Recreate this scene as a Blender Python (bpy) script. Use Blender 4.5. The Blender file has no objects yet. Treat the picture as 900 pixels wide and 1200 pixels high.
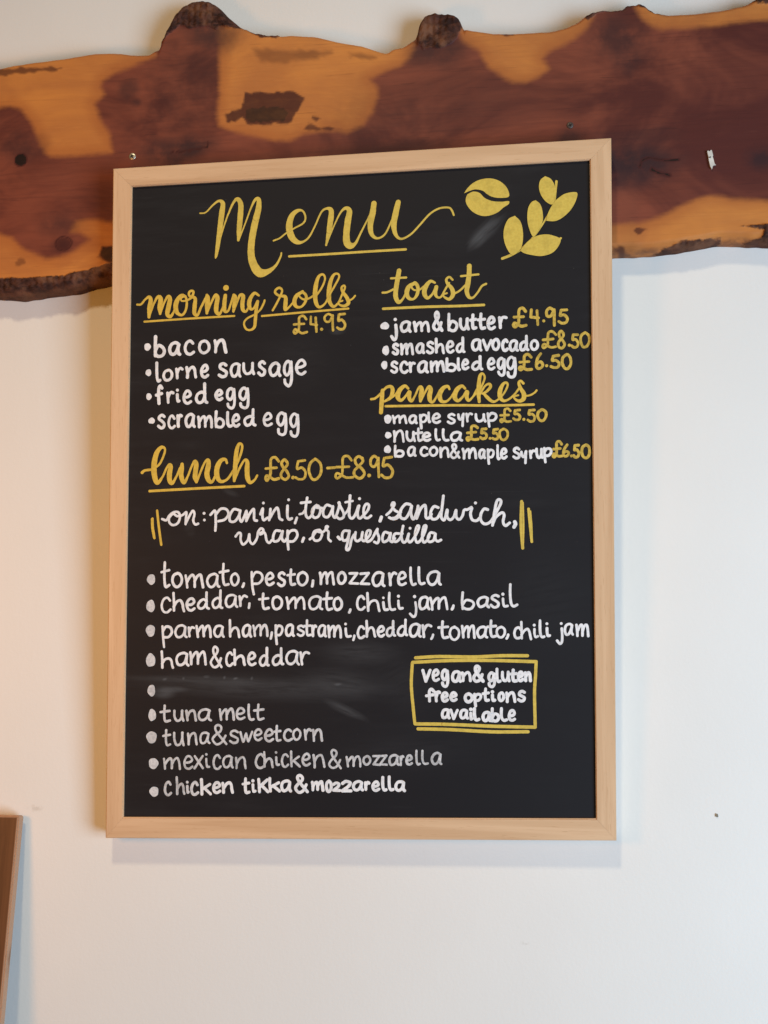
import bpy, bmesh, math, random
import numpy as np
from mathutils import Matrix, Vector
random.seed(7)
rng = np.random.default_rng(7)
SC = bpy.context.scene
COL = SC.collection

# ------------------------------------------------------------------ camera, world, lamps, exposure
CAM_LOC = (0.18486, -1.32902, 0.24479)
CAM_AXES = [(0.993221, 0.116237, -0.001264), (0.013093, -0.10106, 0.994794), (0.115504, -0.988067, -0.101897)]
LENS = 39.0
TILT = 0.044257
cam_data = bpy.data.cameras.new('camera')
cam_data.lens = LENS; cam_data.sensor_width = 36.0; cam_data.sensor_fit = 'AUTO'
cam_data.clip_start = 0.01; cam_data.clip_end = 50
cam = bpy.data.objects.new('camera', cam_data); COL.objects.link(cam)
ax = CAM_AXES
cam.matrix_world = Matrix(((ax[0][0], ax[1][0], ax[2][0], CAM_LOC[0]),
                           (ax[0][1], ax[1][1], ax[2][1], CAM_LOC[1]),
                           (ax[0][2], ax[1][2], ax[2][2], CAM_LOC[2]), (0, 0, 0, 1)))
SC.camera = cam

world = bpy.data.worlds.new('World'); SC.world = world; world.use_nodes = True
bg = world.node_tree.nodes['Background']
bg.inputs['Color'].default_value = (1.0, 0.60, 0.24, 1); bg.inputs['Strength'].default_value = 0.12   # warm room light from all round

def lamp(name, kind, loc, target, color, power, **kw):
    d = bpy.data.lights.new(name, kind); d.color = color; d.energy = power
    for k, v in kw.items(): setattr(d, k, v)
    o = bpy.data.objects.new(name, d); COL.objects.link(o)
    o.location = loc
    o.rotation_euler = (Vector(target) - Vector(loc)).to_track_quat('-Z', 'Y').to_euler()
    return o
# daylight from a low shop window off to the right
lamp('window_light', 'AREA', (2.2, -1.85, -0.30), (0.2, 0, 0.1), (0.63, 0.82, 1.0), 93, shape='RECTANGLE', size=1.3, size_y=1.7)
# warm ceiling spot over the left half of the wall, and a small warm lamp in the room on the left
lamp('ceiling_spot', 'SPOT', (-0.26, -2.0, 2.75), (-0.10, 0, -0.42), (1.0, 0.80, 0.52), 138, spot_size=math.radians(54), spot_blend=1.0, shadow_soft_size=0.13)
lamp('room_lamp', 'POINT', (-0.68, -0.85, 0.24), (-0.4, 0, 0.2), (1.0, 0.39, 0.06), 11.0, shadow_soft_size=0.12)

vs = SC.view_settings
vs.view_transform = 'Standard'; vs.look = 'None'; vs.exposure = 0.03; vs.gamma = 1.0

# ------------------------------------------------------------------ measured shapes (tenths of a millimetre on the board, millimetres on the wall)
WRITING = [
 ('item', 'bacon', 'white', '-2444,5964,42 -2446,5846,41 -2445,5730,39;-2444,5792,38 -2407,5854,40 -2354,5830,41 -2332,5779,40 -2357,5731,38 -2408,5721,40 -2440,5744,38;-2149,5857,39 -2189,5882,40 -2239,5865,39 -2266,5807,41 -2249,5750,40 -2209,5743,40 -2175,5782,42 -2153,5851,40 -2162,5791,41 -2155,5752,43 -2138,5738,39;-1975,5867,34 -2006,5897,37 -2050,5878,36 -2073,5812,35 -2052,5751,37 -2007,5735,36 -1965,5760,36;-1832,5894,34 -1878,5872,36 -1895,5809,34 -1869,5757,33 -1826,5748,35 -1781,5786,34 -1779,5846,37 -1812,5887,34 -1849,5890,35;-1703,5892,35 -1692,5812,34 -1695,5754,37;-1691,5815,40 -1659,5877,43 -1612,5896,41 -1588,5853,42 -1580,5804,42 -1567,5749,41'),
 ('item', 'lorne sausage', 'white', '-2427,5641,36 -2426,5537,36 -2420,5453,34 -2405,5418,37 -2385,5428,37;-2285,5548,34 -2322,5531,31 -2340,5480,34 -2317,5431,34 -2275,5429,34 -2243,5459,33 -2237,5508,34 -2266,5548,31 -2299,5543,33;-2181,5560,33 -2172,5496,33 -2169,5449,34;-2171,5505,33 -2152,5550,33 -2129,5569,34 -2106,5554,32;-2052,5574,37 -2040,5508,37 -2043,5454,39;-2040,5510,34 -2008,5562,35 -1973,5575,37 -1952,5542,36 -1946,5494,33 -1939,5454,34;-1868,5519,38 -1821,5523,38 -1794,5554,37 -1812,5596,35 -1844,5583,38 -1869,5526,36 -1856,5466,38 -1821,5449,35 -1788,5473,35;-1565,5589,38 -1596,5609,38 -1633,5596,39 -1637,5559,35 -1600,5533,37 -1561,5504,37 -1571,5460,37 -1612,5450,39 -1650,5471,38;-1398,5584,34 -1433,5603,32 -1481,5586,33 -1504,5527,34 -1487,5462,35 -1453,5451,34 -1419,5497,33 -1405,5571,36 -1407,5505,35 -1401,5465,33 -1389,5447,32;-1348,5601,33 -1345,5527,36 -1318,5480,32 -1274,5483,35 -1242,5525,35 -1238,5603,34;-1237,5602,33 -1239,5527,32 -1223,5475,36;-1091,5597,36 -1116,5619,37 -1148,5601,38 -1150,5566,39 -1120,5538,36 -1089,5508,37 -1097,5467,37 -1129,5452,35 -1163,5483,39;-916,5571,36 -951,5598,38 -998,5577,39 -1027,5520,38 -1008,5456,35 -971,5449,38 -931,5490,36 -914,5559,39 -922,5500,38 -914,5461,36 -903,5445,39;-769,5585,35 -806,5615,36 -844,5568,34 -849,5492,34 -820,5445,33 -784,5489,36 -771,5586,37;-767,5606,34 -760,5463,34 -768,5360,37 -797,5316,36 -838,5349,36 -845,5392,34;-702,5534,35 -641,5541,36 -597,5571,34 -625,5622,35 -669,5609,34 -702,5546,35 -688,5478,33 -639,5453,34 -596,5480,34'),
 ('item', 'fried egg', 'white', '-2361,5331,38 -2378,5361,36 -2397,5340,37 -2402,5255,38 -2396,5145,40;-2430,5247,38 -2364,5265,39;-2290,5270,35 -2284,5203,32 -2281,5153,32;-2283,5213,36 -2264,5259,36 -2241,5277,35 -2220,5268,36;-2168,5248,36 -2166,5201,36 -2160,5165,35 -2146,5169,37;-2167,5301,37;-2085,5211,34 -2034,5216,35 -2004,5245,37 -2026,5286,36 -2058,5281,34 -2086,5215,35 -2073,5157,36 -2037,5136,35 -1999,5158,36;-1823,5248,37 -1862,5269,38 -1914,5245,34 -1931,5186,36 -1901,5142,38 -1852,5157,35 -1825,5228,35;-1828,5369,38 -1827,5231,38 -1820,5159,35 -1800,5142,36;-1687,5227,38 -1644,5229,38 -1617,5253,37 -1637,5285,36 -1666,5278,37 -1690,5233,39 -1676,5186,36 -1644,5169,37 -1615,5187,37;-1466,5269,36 -1503,5305,37 -1543,5271,36 -1547,5201,34 -1515,5170,37 -1483,5203,37 -1467,5274,37;-1467,5293,33 -1459,5183,32 -1465,5098,32 -1494,5064,35 -1534,5086,33 -1542,5117,33;-1303,5276,35 -1345,5306,37 -1387,5264,35 -1391,5203,36 -1356,5166,37 -1320,5200,36 -1301,5282,37;-1299,5295,34 -1291,5182,34 -1298,5086,34 -1332,5064,35 -1377,5085,34 -1385,5119,36'),
 ('item', 'scrambled egg', 'white', '-2330,4982,35 -2356,5002,34 -2390,4982,37 -2393,4954,34 -2359,4928,34 -2330,4895,33 -2338,4857,38 -2368,4844,35 -2402,4869,36;-2204,4956,32 -2229,4991,31 -2257,4973,30 -2274,4907,31 -2258,4853,31 -2227,4841,32 -2199,4864,33;-2161,4990,35 -2157,4915,38 -2153,4860,38;-2154,4922,36 -2143,4981,36 -2129,4995,34 -2116,4985,38;-1963,4980,35 -1995,5004,37 -2038,4983,36 -2060,4928,36 -2044,4863,37 -2013,4857,36 -1983,4898,36 -1964,4969,34 -1969,4912,35 -1967,4871,36 -1953,4853,36;-1905,4968,34 -1896,4912,33 -1893,4847,37;-1891,4901,30 -1867,4951,32 -1834,4971,33 -1820,4931,33 -1820,4851,31;-1819,4905,34 -1791,4958,34 -1765,4972,34 -1744,4922,35 -1741,4842,33;-1685,5027,37 -1690,4935,35 -1685,4845,34;-1689,4892,31 -1655,4942,31 -1608,4926,32 -1592,4883,34 -1614,4842,32 -1655,4840,34 -1684,4855,32;-1544,5014,34 -1545,4940,37 -1539,4873,38 -1520,4846,38 -1496,4853,37;-1478,4910,34 -1432,4914,36 -1406,4940,33 -1424,4983,34 -1456,4976,35 -1479,4921,33 -1467,4862,35 -1433,4845,36 -1403,4866,34;-1228,4942,34 -1267,4960,35 -1320,4936,33 -1335,4897,33 -1310,4854,35 -1262,4868,34 -1233,4931,35;-1232,5043,34 -1235,4932,36 -1228,4866,33 -1206,4854,34;-1096,4912,33 -1043,4920,30 -1011,4948,33 -1034,4991,31 -1071,4980,33 -1099,4924,30 -1084,4858,32 -1046,4845,31 -1007,4865,33;-839,4968,37 -885,4994,35 -925,4956,35 -930,4888,37 -896,4845,34 -860,4880,37 -838,4966,34;-838,4979,34 -831,4868,36 -838,4759,36 -874,4730,32 -917,4751,32 -922,4797,33;-688,4947,33 -729,4979,31 -768,4936,33 -773,4872,33 -741,4822,32 -705,4866,31 -692,4958,33;-689,4962,33 -683,4840,34 -690,4742,33 -718,4708,35 -761,4726,34 -771,4766,34'),
 ('price', '4.95 under the morning rolls heading', 'yellow', '-582,6117,30 -619,6159,29 -667,6139,30 -669,6053,29 -678,5988,31 -717,5949,31 -734,5971,30 -717,5998,30 -674,5972,31 -633,5949,28 -574,5961,31;-731,6058,29 -608,6062,27;-525,6146,27 -529,6056,28 -529,6056,28 -452,6043,28;-468,6132,30 -462,6031,31 -458,5961,29;-395,5988,41;-265,6148,26 -316,6170,28 -358,6136,27 -349,6086,28 -303,6078,26 -262,6145,28;-261,6152,29 -261,6044,29 -257,5969,30;-114,6164,30 -185,6161,29 -185,6161,32 -191,6085,30 -152,6096,32 -113,6044,30 -128,5989,32 -173,5982,31 -207,6004,28'),
 ('item', 'jam&butter', 'white', '496,6010,38 503,5931,39 498,5857,35 474,5835,37 445,5877,37;490,6078,41;660,6029,37 629,6047,34 583,6033,36 560,5988,34 575,5937,36 608,5934,35 641,5963,35 659,6022,36 651,5973,35 657,5943,37 668,5928,35;717,6033,38 726,5987,39 733,5931,35;731,5977,37 761,6018,34 789,6031,34 800,6003,34 805,5933,34;805,5976,31 832,6021,33 864,6030,33 880,5990,33 886,5924,33;1036,6023,35 1010,5948,37 971,5935,35 945,5978,37 969,6035,37 1001,6080,35 1004,6124,34 985,6149,37 967,6117,34 979,6062,34 1043,5929,37;1128,6121,32 1125,6021,34 1125,5932,33;1126,5977,36 1158,6031,36 1205,6017,35 1221,5976,36 1199,5928,36 1157,5922,36 1127,5947,33;1263,6057,36 1262,5987,36 1286,5939,35 1316,5941,37 1337,5987,38 1341,6055,35;1344,6057,35 1340,5985,35 1356,5935,35;1410,6100,36 1405,6000,36 1413,5943,40 1443,5947,38;1381,6038,36 1442,6048,37;1505,6108,35 1498,6004,36 1510,5939,38 1546,5942,37;1471,6039,34 1547,6045,34;1588,5994,35 1631,5998,38 1658,6028,37 1640,6066,37 1612,6061,37 1585,6004,38 1599,5940,36 1628,5928,37 1661,5947,36;1720,6059,34 1728,5989,37 1730,5939,35;1729,5998,37 1749,6051,35 1775,6062,36 1799,6055,35'),
 ('price', '4.95 beside jam and butter', 'yellow', '2026,6123,35 1991,6163,37 1951,6142,33 1945,6052,33 1941,5984,33 1905,5941,34 1883,5962,37 1898,5991,33 1942,5965,35 1979,5948,36 2030,5958,34;1891,6058,32 2000,6060,33;2093,6138,33 2085,6053,34 2085,6053,33 2174,6039,34;2158,6126,31 2162,6029,30 2165,5960,31;2234,6002,37;2353,6120,35 2309,6151,35 2270,6118,34 2275,6060,34 2317,6058,36 2355,6122,36;2357,6130,34 2356,6029,34 2356,5945,33;2502,6123,32 2437,6121,33 2437,6121,31 2425,6058,30 2467,6067,33 2507,6026,33 2493,5978,32 2445,5968,32 2409,5990,33'),
 ('item', 'smashed avocado', 'white', '517,5767,37 497,5784,34 472,5772,34 469,5745,35 495,5723,33 517,5703,35 512,5669,35 485,5664,35 462,5683,36;558,5776,34 567,5724,34 565,5661,34;567,5710,36 596,5759,34 618,5775,37 623,5743,33 626,5664,36;626,5713,32 652,5766,33 677,5775,33 688,5732,32 696,5657,31;818,5760,36 795,5778,35 763,5764,35 743,5720,33 756,5679,35 781,5674,35 807,5700,35 816,5754,34 815,5710,36 816,5680,35 826,5669,36;935,5776,33 909,5793,33 880,5782,32 876,5756,32 907,5732,32 936,5705,34 927,5673,32 896,5663,34 868,5683,35;974,5828,35 975,5749,34 975,5671,33;975,5711,33 1000,5747,32 1030,5763,31 1051,5734,31 1054,5690,33 1061,5660,32;1103,5726,32 1145,5731,32 1172,5754,32 1155,5791,32 1124,5787,31 1103,5734,34 1113,5680,33 1145,5663,32 1174,5683,33;1290,5744,32 1263,5764,31 1230,5741,32 1217,5699,33 1236,5668,32 1268,5679,33 1288,5736,31;1288,5833,34 1288,5735,32 1290,5674,31 1304,5666,31;1491,5787,36 1464,5804,34 1419,5792,35 1400,5744,37 1414,5691,37 1445,5683,34 1474,5716,35 1487,5779,37 1487,5727,37 1490,5694,36 1500,5679,34;1527,5798,33 1568,5680,34 1568,5680,33 1620,5791,32;1678,5804,35 1650,5782,36 1637,5733,33 1654,5690,35 1682,5683,35 1705,5713,33 1710,5759,36 1689,5799,37 1668,5799,36;1808,5769,35 1789,5792,37 1766,5774,39 1752,5727,37 1764,5676,35 1786,5667,38 1809,5684,37;1917,5766,33 1892,5780,35 1857,5768,32 1839,5722,33 1852,5671,35 1875,5666,32 1900,5699,34 1917,5753,34 1911,5706,34 1913,5674,32 1926,5665,33;2032,5742,35 2006,5763,34 1971,5742,36 1960,5700,34 1975,5667,37 2010,5679,36 2030,5729,35;2031,5829,33 2030,5728,34 2033,5680,33 2048,5668,32;2125,5773,33 2096,5760,32 2083,5716,31 2101,5673,34 2128,5668,33 2155,5695,34 2158,5739,34 2137,5771,32 2116,5772,35'),
 ('price', '8.50 beside smashed avocado', 'yellow', '2372,5835,28 2331,5875,30 2287,5860,30 2278,5776,29 2275,5722,29 2233,5683,29 2216,5705,29 2235,5730,28 2279,5704,29 2318,5687,29 2370,5694,28;2225,5778,34 2340,5786,31;2460,5845,32 2432,5876,32 2408,5846,32 2418,5799,30 2450,5762,30 2471,5717,32 2441,5675,31 2403,5692,29 2401,5743,32 2435,5787,30 2460,5820,29 2456,5853,30;2525,5706,37;2623,5826,32 2570,5828,30 2570,5828,30 2565,5769,31 2597,5773,31 2625,5733,30 2615,5689,29 2578,5678,32 2552,5699,29;2708,5849,30 2665,5817,33 2655,5755,30 2679,5685,31 2721,5686,31 2753,5737,30 2753,5806,32 2719,5844,31 2702,5848,32'),
 ('item', 'scrambled egg', 'white', '505,5553,34 480,5571,32 453,5560,31 449,5530,33 477,5510,32 506,5488,30 498,5454,32 469,5445,31 440,5466,32;627,5538,35 600,5567,31 568,5550,33 551,5500,33 566,5453,33 600,5439,35 632,5460,33;660,5552,36 666,5494,34 668,5448,33;666,5499,33 682,5540,32 700,5551,32 715,5544,33;857,5544,37 827,5562,37 784,5544,34 762,5500,37 774,5448,37 809,5444,34 840,5477,35 854,5535,37 851,5486,37 854,5451,34 869,5438,37;912,5556,35 916,5505,37 919,5444,37;919,5493,34 950,5543,36 973,5556,32 983,5523,33 985,5448,36;987,5495,34 1010,5542,36 1039,5556,35 1052,5512,37 1063,5441,36;1099,5591,34 1098,5519,36 1097,5454,37;1096,5492,36 1136,5523,33 1183,5513,36 1199,5483,36 1177,5449,33 1132,5447,35 1097,5466,35;1232,5587,34 1231,5526,34 1233,5470,35 1239,5452,33 1248,5457,32;1284,5513,32 1322,5517,33 1344,5537,33 1327,5569,34 1304,5563,36 1283,5518,32 1293,5470,36 1320,5462,33 1348,5479,33;1489,5522,36 1453,5541,36 1414,5519,35 1398,5480,35 1423,5453,34 1460,5464,34 1487,5510,33;1488,5603,36 1488,5512,35 1493,5465,35 1508,5454,36;1583,5511,33 1625,5513,33 1651,5535,33 1631,5575,33 1604,5566,34 1581,5518,31 1591,5463,31 1620,5449,32 1652,5468,32;1766,5549,34 1735,5577,36 1703,5546,36 1700,5488,35 1723,5456,38 1753,5486,35 1767,5553,37;1769,5559,35 1771,5472,32 1765,5394,33 1739,5373,32 1710,5394,33 1701,5417,31;1891,5556,30 1852,5588,31 1813,5549,32 1809,5487,31 1840,5448,33 1873,5480,33 1892,5560,33;1891,5569,37 1899,5462,34 1889,5376,37 1859,5349,36 1820,5365,36 1811,5406,33'),
 ('price', '6.50 beside scrambled egg', 'yellow', '2083,5579,34 2046,5614,34 2005,5593,35 2001,5519,33 1995,5467,33 1962,5432,33 1943,5448,32 1958,5472,31 1999,5450,34 2033,5433,34 2086,5436,35;1951,5523,30 2057,5528,29;2194,5617,32 2159,5567,33 2140,5488,34 2158,5443,32 2195,5451,31 2216,5483,33 2193,5520,35 2157,5507,31 2143,5474,32;2260,5473,36;2399,5591,35 2337,5582,35 2337,5582,32 2326,5532,32 2366,5534,33 2403,5498,32 2389,5454,34 2344,5449,33 2309,5463,32;2492,5598,34 2450,5565,33 2440,5500,34 2467,5439,33 2506,5433,34 2538,5487,31 2533,5560,31 2503,5598,34 2487,5593,31'),
 ('item', 'maple syrup', 'white', '454,4925,29 467,4884,29 470,4841,30;466,4878,30 494,4911,28 522,4924,29 533,4900,28 536,4845,28;536,4879,29 562,4913,31 590,4922,30 602,4890,30 612,4839,28;726,4909,31 703,4924,31 669,4915,33 650,4881,30 664,4844,32 689,4841,31 713,4864,31 726,4902,31 722,4869,29 726,4845,32 734,4836,31;778,4926,31 785,4835,32 790,4774,33;780,4891,28 806,4928,30 847,4920,28 853,4883,27 826,4848,27 787,4849,27;878,4954,28 878,4902,28 880,4861,31 885,4844,31 893,4848,30;931,4884,31 976,4888,30 1006,4910,30 984,4937,29 954,4933,30 928,4892,29 939,4846,31 976,4833,31 1009,4849,31;1179,4917,29 1151,4931,29 1118,4919,28 1114,4898,28 1147,4878,30 1180,4857,29 1173,4832,27 1137,4822,28 1105,4842,30;1227,4923,31 1233,4880,31 1258,4867,30 1282,4922,32;1287,4931,28 1279,4857,27 1275,4789,29;1322,4930,28 1329,4881,27 1332,4842,27;1332,4885,28 1347,4922,26 1366,4933,27 1385,4924,27;1432,4922,30 1434,4875,32 1456,4841,32 1495,4845,31 1520,4872,29 1524,4918,32;1524,4917,31 1525,4870,31 1541,4838,33;1570,4928,27 1579,4834,29 1587,4774,27;1578,4889,28 1610,4929,32 1656,4920,31 1668,4884,31 1638,4848,29 1582,4843,31'),
 ('price', '5.50 beside maple syrup', 'yellow', '1832,4954,29 1805,4981,28 1769,4968,28 1766,4906,28 1762,4859,29 1731,4824,28 1717,4841,29 1728,4858,28 1766,4841,31 1794,4827,28 1838,4831,28;1718,4904,28 1814,4906,28;1942,4962,31 1890,4957,29 1890,4957,32 1883,4916,29 1914,4917,31 1943,4888,31 1932,4851,30 1894,4846,29 1868,4863,29;1988,4850,37;2110,4957,31 2054,4955,28 2054,4955,31 2048,4906,31 2082,4910,30 2112,4878,29 2101,4832,28 2061,4824,31 2034,4842,30;2198,4959,33 2159,4934,33 2147,4885,33 2173,4836,31 2210,4831,31 2242,4875,32 2243,4927,33 2207,4959,32 2190,4960,30'),
 ('item', 'nutella', 'white', '468,4741,31 474,4670,29 472,4621,30;475,4672,30 505,4730,29 545,4749,27 567,4714,29 573,4664,27 578,4619,27;618,4734,32 619,4670,30 643,4631,31 675,4633,30 695,4672,33 697,4728,33;698,4728,28 699,4669,29 712,4623,28;755,4769,28 752,4684,28 761,4628,29 796,4637,31;722,4712,32 797,4721,30;811,4668,32 861,4672,33 890,4689,31 872,4713,30 836,4712,32 809,4674,31 823,4638,30 858,4625,32 893,4639,30;961,4754,30 958,4699,30 966,4643,30 983,4626,30 1005,4632,30;1048,4750,32 1045,4693,31 1054,4643,31 1075,4624,32 1106,4626,32;1249,4701,32 1215,4717,32 1166,4706,33 1139,4668,30 1154,4625,33 1194,4620,31 1230,4647,30 1251,4696,31 1242,4656,30 1248,4627,32 1265,4619,30'),
 ('price', '5.50 beside the shortest toppings line', 'yellow', '1449,4764,33 1422,4786,33 1381,4780,30 1376,4707,33 1373,4656,32 1338,4616,32 1323,4639,33 1339,4654,31 1376,4638,34 1405,4625,31 1453,4629,33;1330,4705,30 1429,4713,29;1550,4749,31 1502,4746,31 1502,4746,33 1496,4701,33 1527,4704,30 1554,4676,31 1543,4642,33 1507,4633,33 1481,4650,30;1593,4636,34;1684,4742,30 1638,4736,32 1638,4736,32 1633,4694,29 1661,4698,30 1687,4666,30 1677,4631,32 1646,4624,30 1623,4636,30;1754,4743,30 1713,4721,29 1706,4672,29 1727,4622,29 1765,4617,29 1796,4656,29 1795,4713,28 1762,4741,27 1745,4742,29'),
 ('item', 'bacon&maple syrup', 'white', '480,4570,28 476,4508,29 480,4445,28;479,4480,32 515,4511,32 562,4503,32 575,4475,30 554,4447,32 508,4446,32 479,4458,33;709,4536,31 686,4553,29 649,4540,29 632,4498,31 645,4457,30 669,4454,30 695,4480,31 708,4531,30 705,4488,29 707,4459,32 718,4451,31;856,4530,29 831,4547,28 799,4537,30 781,4493,31 795,4457,29 827,4447,30 860,4462,31;937,4549,30 903,4531,30 887,4492,28 907,4453,29 940,4447,29 968,4475,30 973,4514,29 948,4545,29 923,4542,30;1013,4535,32 1016,4474,30 1018,4429,32;1017,4477,27 1044,4524,27 1077,4536,30 1098,4509,28 1101,4470,28 1106,4428,28;1225,4483,28 1196,4429,28 1158,4415,28 1132,4450,27 1154,4488,28 1190,4527,29 1195,4557,27 1172,4577,28 1153,4557,29 1163,4516,27 1232,4417,28;1275,4517,33 1289,4464,31 1288,4407,32;1288,4459,29 1319,4500,29 1340,4514,29 1349,4486,30 1350,4411,29;1352,4457,34 1380,4508,33 1403,4519,32 1420,4477,32 1426,4408,32;1525,4491,32 1507,4504,32 1481,4495,32 1467,4453,32 1478,4413,33 1496,4411,33 1514,4439,30 1525,4482,31 1521,4443,32 1524,4416,30 1530,4408,30;1567,4504,30 1570,4407,30 1577,4340,30;1569,4463,28 1592,4499,29 1626,4490,28 1632,4458,28 1611,4416,28 1572,4418,29;1680,4551,28 1679,4480,29 1681,4411,31 1689,4390,29 1700,4399,30;1722,4450,33 1757,4455,31 1778,4478,33 1763,4508,33 1738,4503,31 1721,4457,32 1728,4413,32 1756,4399,32 1781,4419,31;1928,4501,31 1905,4518,32 1877,4506,34 1874,4478,31 1902,4458,30 1929,4438,33 1922,4404,30 1890,4398,31 1864,4416,31;1954,4469,29 1962,4425,29 1982,4410,28 2005,4468,29;2008,4475,31 2003,4408,30 1999,4339,29;2055,4477,29 2060,4432,30 2062,4399,31;2060,4436,33 2076,4471,33 2096,4480,31 2110,4475,30;2129,4499,33 2132,4440,31 2147,4401,33 2169,4403,32 2184,4441,32 2186,4497,31;2187,4498,27 2185,4439,29 2195,4397,28;2218,4507,30 2222,4410,30 2229,4345,30;2220,4465,33 2248,4501,33 2288,4497,30 2296,4458,33 2269,4423,33 2227,4421,33'),
 ('price', '6.50 beside bacon and maple syrup', 'yellow', '2418,4550,31 2395,4584,29 2363,4570,32 2360,4492,32 2356,4435,32 2330,4401,32 2316,4419,30 2326,4443,29 2358,4426,30 2384,4410,29 2423,4414,32;2324,4494,32 2402,4501,30;2482,4542,32 2452,4501,32 2435,4447,29 2450,4411,30 2483,4417,30 2498,4446,29 2480,4465,32 2449,4457,30 2437,4437,29;2528,4412,34;2612,4535,33 2570,4532,33 2570,4532,34 2565,4480,33 2590,4484,32 2613,4447,31 2604,4406,33 2574,4395,34 2554,4416,33;2695,4537,32 2658,4511,34 2647,4449,35 2668,4396,31 2707,4388,33 2734,4435,33 2731,4507,31 2702,4535,34 2689,4535,33'),
 ('price', '8.50 to 8.95 beside the lunch heading', 'yellow', '-920,4413,33 -962,4461,32 -1014,4437,32 -1017,4317,33 -1025,4246,34 -1060,4185,32 -1078,4208,33 -1066,4246,31 -1016,4220,32 -976,4196,35 -918,4208,34;-1077,4328,30 -946,4337,32;-817,4399,33 -849,4432,34 -884,4393,34 -866,4340,34 -825,4297,32 -797,4235,32 -836,4194,33 -883,4218,31 -889,4268,31 -848,4326,32 -813,4373,32 -818,4407,31;-746,4215,42;-600,4418,29 -684,4408,29 -684,4408,30 -696,4319,29 -640,4332,31 -596,4278,30 -612,4205,28 -674,4194,28 -715,4216,30;-480,4434,31 -538,4379,34 -554,4288,33 -514,4194,32 -456,4198,32 -409,4272,33 -414,4372,31 -467,4427,32 -488,4423,31;-330,4322,32 -243,4325,32;-42,4408,29 -87,4460,30 -143,4440,31 -149,4329,29 -159,4243,29 -211,4197,30 -234,4223,31 -214,4258,28 -153,4229,30 -102,4204,29 -27,4207,31;-222,4331,30 -72,4333,29;88,4426,33 43,4454,31 0,4414,33 20,4354,32 76,4312,34 111,4246,33 61,4193,34 0,4222,34 -10,4279,33 50,4344,31 93,4391,31 87,4432,34;167,4225,46;277,4420,30 227,4454,33 187,4408,33 193,4343,31 238,4334,33 278,4419,31;280,4429,30 279,4303,31 284,4206,31;439,4438,32 348,4427,32 348,4427,32 335,4334,33 390,4348,33 445,4280,34 426,4206,33 360,4195,32 314,4228,34'),
 ('item', 'tomato, pesto, mozzarella', 'white', '-2313,3219,31 -2318,3041,30 -2302,2928,33 -2257,2947,32;-2353,3102,28 -2259,3126,30;-2157,3090,34 -2203,3062,33 -2218,2997,32 -2189,2936,34 -2147,2927,34 -2107,2973,31 -2105,3038,33 -2137,3084,34 -2172,3082,33;-2055,3061,29 -2044,2996,27 -2034,2918,28;-2039,2981,31 -2003,3043,33 -1968,3066,32 -1945,3022,29 -1942,2925,31;-1944,2990,32 -1914,3046,33 -1872,3067,34 -1856,3006,34 -1840,2920,33;-1663,3052,29 -1700,3077,31 -1762,3054,32 -1791,2995,29 -1767,2932,31 -1725,2923,30 -1685,2969,30 -1667,3039,29 -1671,2981,31 -1662,2938,30 -1644,2925,30;-1591,3195,28 -1597,3042,31 -1579,2950,30 -1530,2953,30;-1637,3095,31 -1532,3114,31;-1448,3079,31 -1484,3059,28 -1498,3006,29 -1478,2951,31 -1445,2942,28 -1414,2979,30 -1408,3033,28 -1438,3077,28 -1463,3074,30;-1342,2961,30 -1349,2938,32 -1357,2922,32;-1247,3096,29 -1239,2936,30 -1222,2833,29;-1242,3029,29 -1201,3092,28 -1136,3078,29 -1118,3018,30 -1161,2963,29 -1231,2956,29;-1070,3008,30 -1019,3015,33 -988,3041,31 -1011,3082,30 -1045,3074,32 -1073,3019,32 -1058,2953,30 -1023,2943,32 -983,2967,33;-852,3068,35 -878,3088,31 -911,3070,34 -916,3037,33 -883,3009,34 -850,2986,34 -858,2944,33 -893,2931,34 -927,2956,32;-772,3121,31 -779,3016,33 -767,2947,32 -726,2951,33;-814,3055,28 -728,3066,29;-630,3092,31 -677,3064,32 -690,3006,33 -668,2950,31 -624,2939,30 -583,2983,31 -578,3045,30 -613,3084,32 -643,3083,30;-508,2989,32 -512,2951,33 -518,2925,34;-424,3081,31 -414,3020,32 -414,2951,31;-413,3005,30 -383,3066,29 -356,3083,31 -345,3046,30 -340,2956,30;-345,3010,29 -317,3067,31 -281,3085,29 -271,3030,29 -260,2946,31;-162,3086,32 -196,3063,32 -209,3011,31 -191,2961,34 -155,2957,33 -125,2994,34 -123,3044,34 -149,3081,34 -175,3082,32;-70,3072,31 20,3073,31 20,3073,32 -69,2958,29 -69,2958,30 28,2952,29;60,3067,30 155,3074,31 155,3074,28 60,2951,29 60,2951,31 160,2947,30;328,3062,31 287,3081,34 235,3066,32 203,3003,31 221,2936,32 264,2927,32 304,2973,31 324,3046,31 317,2983,34 320,2938,31 339,2924,33;399,3066,32 409,2988,31 411,2934,34;408,2997,30 432,3055,32 458,3076,32 480,3063,30;506,3003,33 557,3009,30 589,3037,31 568,3079,32 529,3069,30 506,3008,33 516,2947,33 553,2935,31 590,2953,31;651,3134,29 649,3045,31 658,2966,30 678,2934,31 706,2945,31;747,3136,32 746,3046,33 752,2968,32 777,2944,33 810,2954,32;985,3063,32 946,3088,31 878,3068,31 849,3007,30 872,2946,30 917,2937,33 958,2984,30 981,3057,32 980,2994,29 983,2953,33 1000,2936,30'),
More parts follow.
